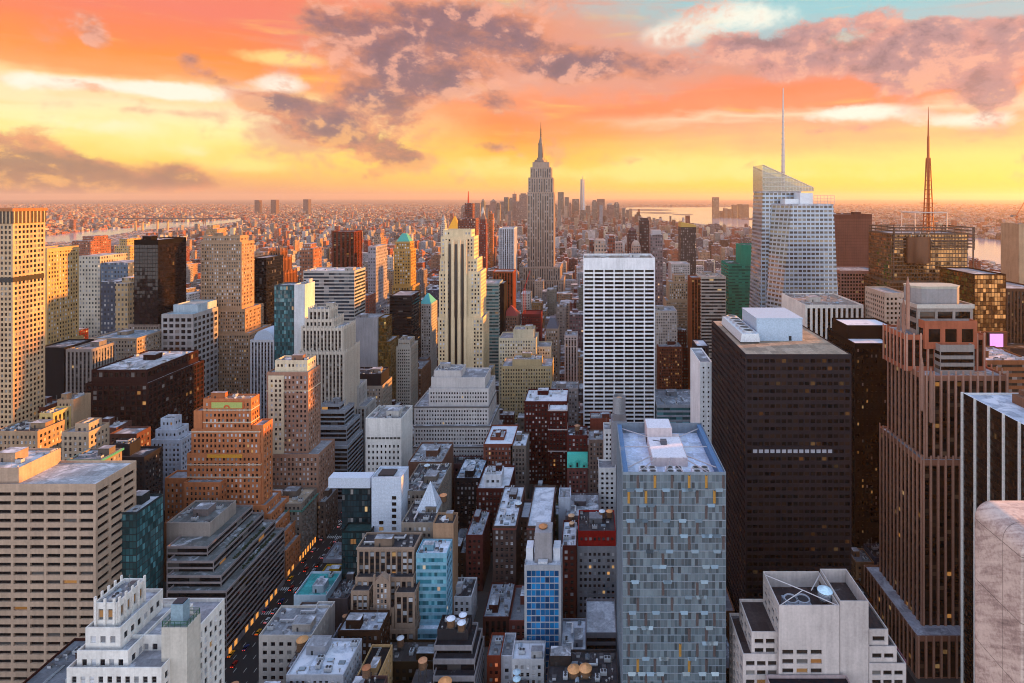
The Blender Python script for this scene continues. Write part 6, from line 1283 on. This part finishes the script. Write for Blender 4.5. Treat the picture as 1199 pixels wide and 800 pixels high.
def place(x, y):
    px = CX + F * x / y; best = min(HERO, key=lambda h: abs(h[1] - px) * 1.0 + abs(h[2] - y) * .25)
    nm = best[0]['label'].split(' with ')[0].split(' behind ')[0].split(' beside ')[0]; nm = ' '.join(nm.split()[:5])
    rel = 'behind' if y > best[2] + 60 and abs(px - best[1]) < 25 else 'before' if y < best[2] - 40 and abs(px - best[1]) < 25 else ('left of' if px < best[1] else 'right of')
    return rel + ' the ' + nm
FB = {}
for n, (a, c_, q0, q1, h) in enumerate(indiv):
    ci = g.randrange(len(FILLC)); col = tuple(v * g.uniform(.5, .85) * (1.0 if q0 > 700 else .8) for v in FILLC[ci]); w_ = c_ - a  # wall colours darkened, nearer lots more, to deepen the shade of street canyons
    f_i = g.randrange(len(FEAT)); hh = 'tall' if h > 55 else 'mid-rise' if h > 30 else 'low'
    wd = 'slim' if w_ < 12 else 'wide' if w_ > 24 else ''
    lbl = f'{hh} {wd} {CN[ci]} building {place((a + c_) / 2, q0)}'.replace('  ', ' ')
    for tries in range(12):
        if lbl not in used: break
        lbl = f'{hh} {wd} {CN[ci]} building with {FEAT[(f_i + tries) % len(FEAT)]} {place((a + c_) / 2, q0)}'.replace('  ', ' ')
    used[lbl] = 1; lbl = ' '.join(lbl.split()[:16])
    nm = 'loft_building' if h < 30 else 'office_building' if h < 58 else 'apartment_tower'
    b = Bld(nm, lbl, 'building', ((a + c_) / 2, q0, 0), 'smaller buildings filling the blocks', 0)
    if q0 < 480:
        sty = g.choice(['sash', 'sash', 'office', 'pier', 'square'])
        b.budget = 24; b.tier(a, c_, q0, q1, h, .14, sty, col, roof=g.choice([(.06, .06, .065), (.22, .23, .25), (.36, .38, .42), (.10, .095, .095)]), snow=g.choice([.05, .15, .35]), faces='SE' if a < 0 else 'SW')
        clutter(b, g.choice([2, 3, 5, 7]), g, tuple(v * .8 for v in col)); b.finish()
    else:
        mt = farm(col, bw=g.choice([2.8, 3.2, 3.8]), fh=g.choice([3.6, 3.9, 4.2]), ww=g.choice([.42, .5, .6]), wh=g.choice([.45, .52, .6]))
        mb = MB(); z_ = h
        if h > 40 and w_ > 14: mb.box(a, c_, q0, q1, 0, h * .7, 0, 'B'); mb.box(a + w_ * .12, c_ - w_ * .12, q0 + 3, q1 - 2, h * .7 + .003, h, 0, 'B')
        else: mb.box(a, c_, q0, q1, 0, h, 0, 'B')
        for (u0, u1, v0, v1) in ((a, c_, q0 - .25, q0 - .003),): mb.box(u0, u1, v0, v1, (h * .7 if h > 40 and w_ > 14 else h) - 1.2, (h * .7 if h > 40 and w_ > 14 else h) + .9)
        b.part('wall', mb, mt)
        k = g.choice([1, 1, 2])
        for j in range(k):
            bx, by = g.uniform(a + w_ * .2, c_ - w_ * .35), g.uniform(q0 + 5, q1 - 7); MS = g.uniform(2.5, 5); b.part('bulkhead', MB().box(bx, bx + min(w_ * .3, 7), by, by + 5, h + .004, h + MS), farm(tuple(v * .8 for v in col), ww=.2))
        if q0 < 900:
            for j in range(g.choice([1, 2, 3])): link(g.choice(['fan_unit', 'vent_pipe', 'duct']), UNITS[g.choice(['fan_unit', 'duct', 'vent_pipe'])], b.root, (g.uniform(-w_ * .35, w_ * .35), g.uniform(4, q1 - q0 - 4), h + .004))
    if g.random() < (.20 if q0 < 900 else .06) and w_ > 9:
        tx, ty = a + w_ * g.uniform(.25, .75), q0 + (q1 - q0) * g.uniform(.5, .8); cw_ = g.choice([('tan', (.5, .3, .18)), ('grey', (.4, .42, .44)), ('rusty', (.4, .2, .1)), ('pale', (.55, .57, .6))])
        tank(tx, ty, h + .004, f'{cw_[0]} capped tank on the ' + ' '.join(lbl.split()[:10]), g.uniform(1.7, 2.4), 3.8, g.uniform(1.6, 3.2), (.24, .16, .11), cw_[1])
# everything farther off reads as one mass
cm = [farm(c2, bw=4.2, fh=4.6, lit=.0) for c2 in FILLC + [(.36, .15, .09), (.30, .12, .08), (.42, .2, .12), (.5, .46, .44)]]; mb = MB()
for (a, c_, q0, q1, h) in others:
    k = g.randrange(len(cm)); mb.box(a, c_, q0, q1, 0, h, k, 'B')
    if g.random() < .5: w_ = c_ - a; mb.box(a + w_ * .3, c_ - w_ * .35, q0 + 4, q1 - 6, h + .01, h + g.uniform(2.5, 6), k, 'B')
def inpoly(x, y, P):
    r = False
    for (xa, ya), (xb_, yb2) in zip(P, P[1:] + P[:1]):
        if (ya > y) != (yb2 > y) and x < (xb_ - xa) * (y - ya) / (yb2 - ya) + xa: r = not r
    return r
n_far = 0
gw = np.random.default_rng(4)
while n_far < 62000:
    Yq = 3000 / (1 - gw.random() * .86) if gw.random() < .85 else gw.uniform(1400, 4000); px = gw.uniform(-30, 1230); Xq = XP(px, Yq)
    if inpoly(Xq, Yq, hud) or inpoly(Xq, Yq, east): continue
    if -1080 < Xq < 1300 and Yq < 3860: continue
    s_ = gw.uniform(7, 20) * (1 + Yq / 9000); dpt = gw.uniform(8, 22) * (1 + Yq / 9000); h = gw.gamma(3.0, 3.6) + 5; shore = any(inpoly(Xq * (Yq + q) / Yq, Yq + q, P_) for q in (150, 400, 700, 1000) for P_ in (hud, east))
    if gw.random() < .05: h *= 2.6
    if 3800 < Yq < 6400 and abs(Xq + 150) < 900 and gw.random() < .35: h *= gw.uniform(1.5, 3)
    if Yq > 4300 and abs(Xq + 150) > 900: h = min(h * .7, 60)
    if shore: h = min(h, gw.uniform(4, 9))
    if Yq > 9000: h *= .8
    mb.box(Xq, Xq + s_, Yq, Yq + dpt, 0, h, int(gw.integers(len(cm))), 'B'); n_far += 1
tag(mb.build('distant_city', cm), 'hazy mass of small far buildings out to the horizon', kind='stuff')

# ------------------------------------------------------------------ traffic on the avenue
CARC = [('yellow', (.62, .36, .02)), ('white', (.6, .6, .6)), ('black', (.02, .02, .022)), ('silver', (.38, .39, .41)), ('red', (.35, .03, .02)), ('blue', (.04, .08, .2))]
def make_car(x, y, nm, col, lbl):
    t = thing('taxi' if nm == 'yellow' else 'car', lbl, 'car', (x, y, .02), 'traffic on the avenue')
    mb = MB().prism([(x - .9, y - 2.3), (x + .9, y - 2.3), (x + .9, y + 2.3), (x - .9, y + 2.3)], .35, [(x - .88, y - 2.25), (x + .88, y - 2.25), (x + .88, y + 2.25), (x - .88, y + 2.25)], .9); mb.build('body', plain(col, .3, .2), t)
    MB().prism([(x - .82, y - 1.5), (x + .82, y - 1.5), (x + .82, y + .9), (x - .82, y + .9)], .904, [(x - .66, y - 1.0), (x + .66, y - 1.0), (x + .66, y + .4), (x - .66, y + .4)], 1.45).build('cabin', plain((.02, .025, .03), .1), t)
    MB().box(x - .62, x + .62, y - .95, y + .35, 1.453, 1.49).build('car_roof', plain(col, .3, .2), t)
    for sx in (-.86, .86):
        for sy in (-1.4, 1.4): MB().bar((x + sx - .1, y + sy, .33), (x + sx + .1, y + sy, .33), .33, 0, 10).build('wheel', plain((.015, .015, .015)), t)
    MB().box(x - .75, x - .4, y - 2.34, y - 2.31, .6, .75).build('tail_light', plain((1, .05, .02), .4, 0, 2.0), t); MB().box(x + .4, x + .75, y - 2.34, y - 2.31, .6, .75).build('tail_light', plain((1, .05, .02), .4, 0, 2.0), t)
gc = random.Random(6); cnt = {}
for ln in range(5):
    yy = 318 + gc.uniform(0, 10)
    while yy < 520:
        k = gc.choice([0, 0, 1, 2, 2, 3, 3, 4, 5]); nm, col = CARC[k]; cross = (yy - 298) % 80
        if gc.random() < .55:
            kerb = ['along the left kerb', 'in the second lane', 'in the middle lane', 'in the fourth lane', 'along the right kerb'][ln]; near_ = 'by the terraced office' if yy < 385 else 'by the orange brick tower' if yy < 425 else 'by the copper cornice block' if yy < 455 else 'far down the avenue'
            make_car(-206 + 28 * (ln + .5) / 5 + gc.uniform(-.4, .4), yy, nm, col, f'{nm} car {kerb} {near_}')
        yy += gc.uniform(6.5, 13)
# bare park trees lit from below
TW = plain((.09, .06, .045))
def park_tree(x, y, h, lbl):
    t = thing('bare_tree', lbl, 'tree', (x, y, 0), 'bare trees in the park'); MB().bar((x, y, 0), (x, y, h * .35), .45, 0, 6, .3).build('trunk', TW, t); mb = MB(); gg = random.Random(int(x * 7 + y))
    for k in range(16):
        a, e = gg.uniform(0, 6.28), gg.uniform(.5, 1.3); p = (x, y, h * gg.uniform(.28, .4)); q = (x + math.cos(a) * math.cos(e) * h * .5, y + math.sin(a) * math.cos(e) * h * .5, p[2] + math.sin(e) * h * .55); mb.bar(p, q, .16, 0, 4, .05)
        for j in range(5):
            f = gg.uniform(.3, 1); s_ = tuple(p[i] + (q[i] - p[i]) * f for i in range(3)); mb.bar(s_, (s_[0] + gg.uniform(-2.2, 2.2), s_[1] + gg.uniform(-2.2, 2.2), s_[2] + gg.uniform(.3, 2.4)), .08, 0, 4, .03)
    mb.build('crown', TW, t)
for k in range(26):
    Yt = 655 + (k % 7) * 16; park_tree(88 + (k // 7) * 12 + (k % 3) * 2.5, Yt, 15 + (k * 37 % 5), 'bare brown park tree behind the white grid slab')
for k in range(8):
    t = thing('park_lamp', 'warm glowing lamp among the bare park trees', 'street lamp', (92 + (k % 4) * 11, 662 + (k // 4) * 40, 0), 'park lamps'); x, y = t.location.x, t.location.y
    MB().bar((x, y, 0), (x, y, 4.2), .09, 0, 6).build('lamp_post', plain((.04, .04, .04)), t); MB().lathe(x, y, [(.15, 4.2), (.45, 4.5), (.4, 5.0), (.05, 5.2)], 8).build('lantern', plain((1, .45, .1), .5, 0, 14), t)

# ------------------------------------------------------------------ haze
m = bpy.data.materials.new('evening_haze'); m.use_nodes = True; t = NT(m.node_tree); t.n.clear(); o = t.new('ShaderNodeOutputMaterial'); v = t.new('ShaderNodeVolumePrincipled')
v.inputs['Color'].default_value = (1.0, .80, .62, 1); v.inputs['Density'].default_value = HAZE; v.inputs['Anisotropy'].default_value = .4; t.l.new(v.outputs[0], o.inputs['Volume'])
tag(MB().box(-71000, 71000, -800, 72000, -1, 600).build('haze', m), kind='stuff')
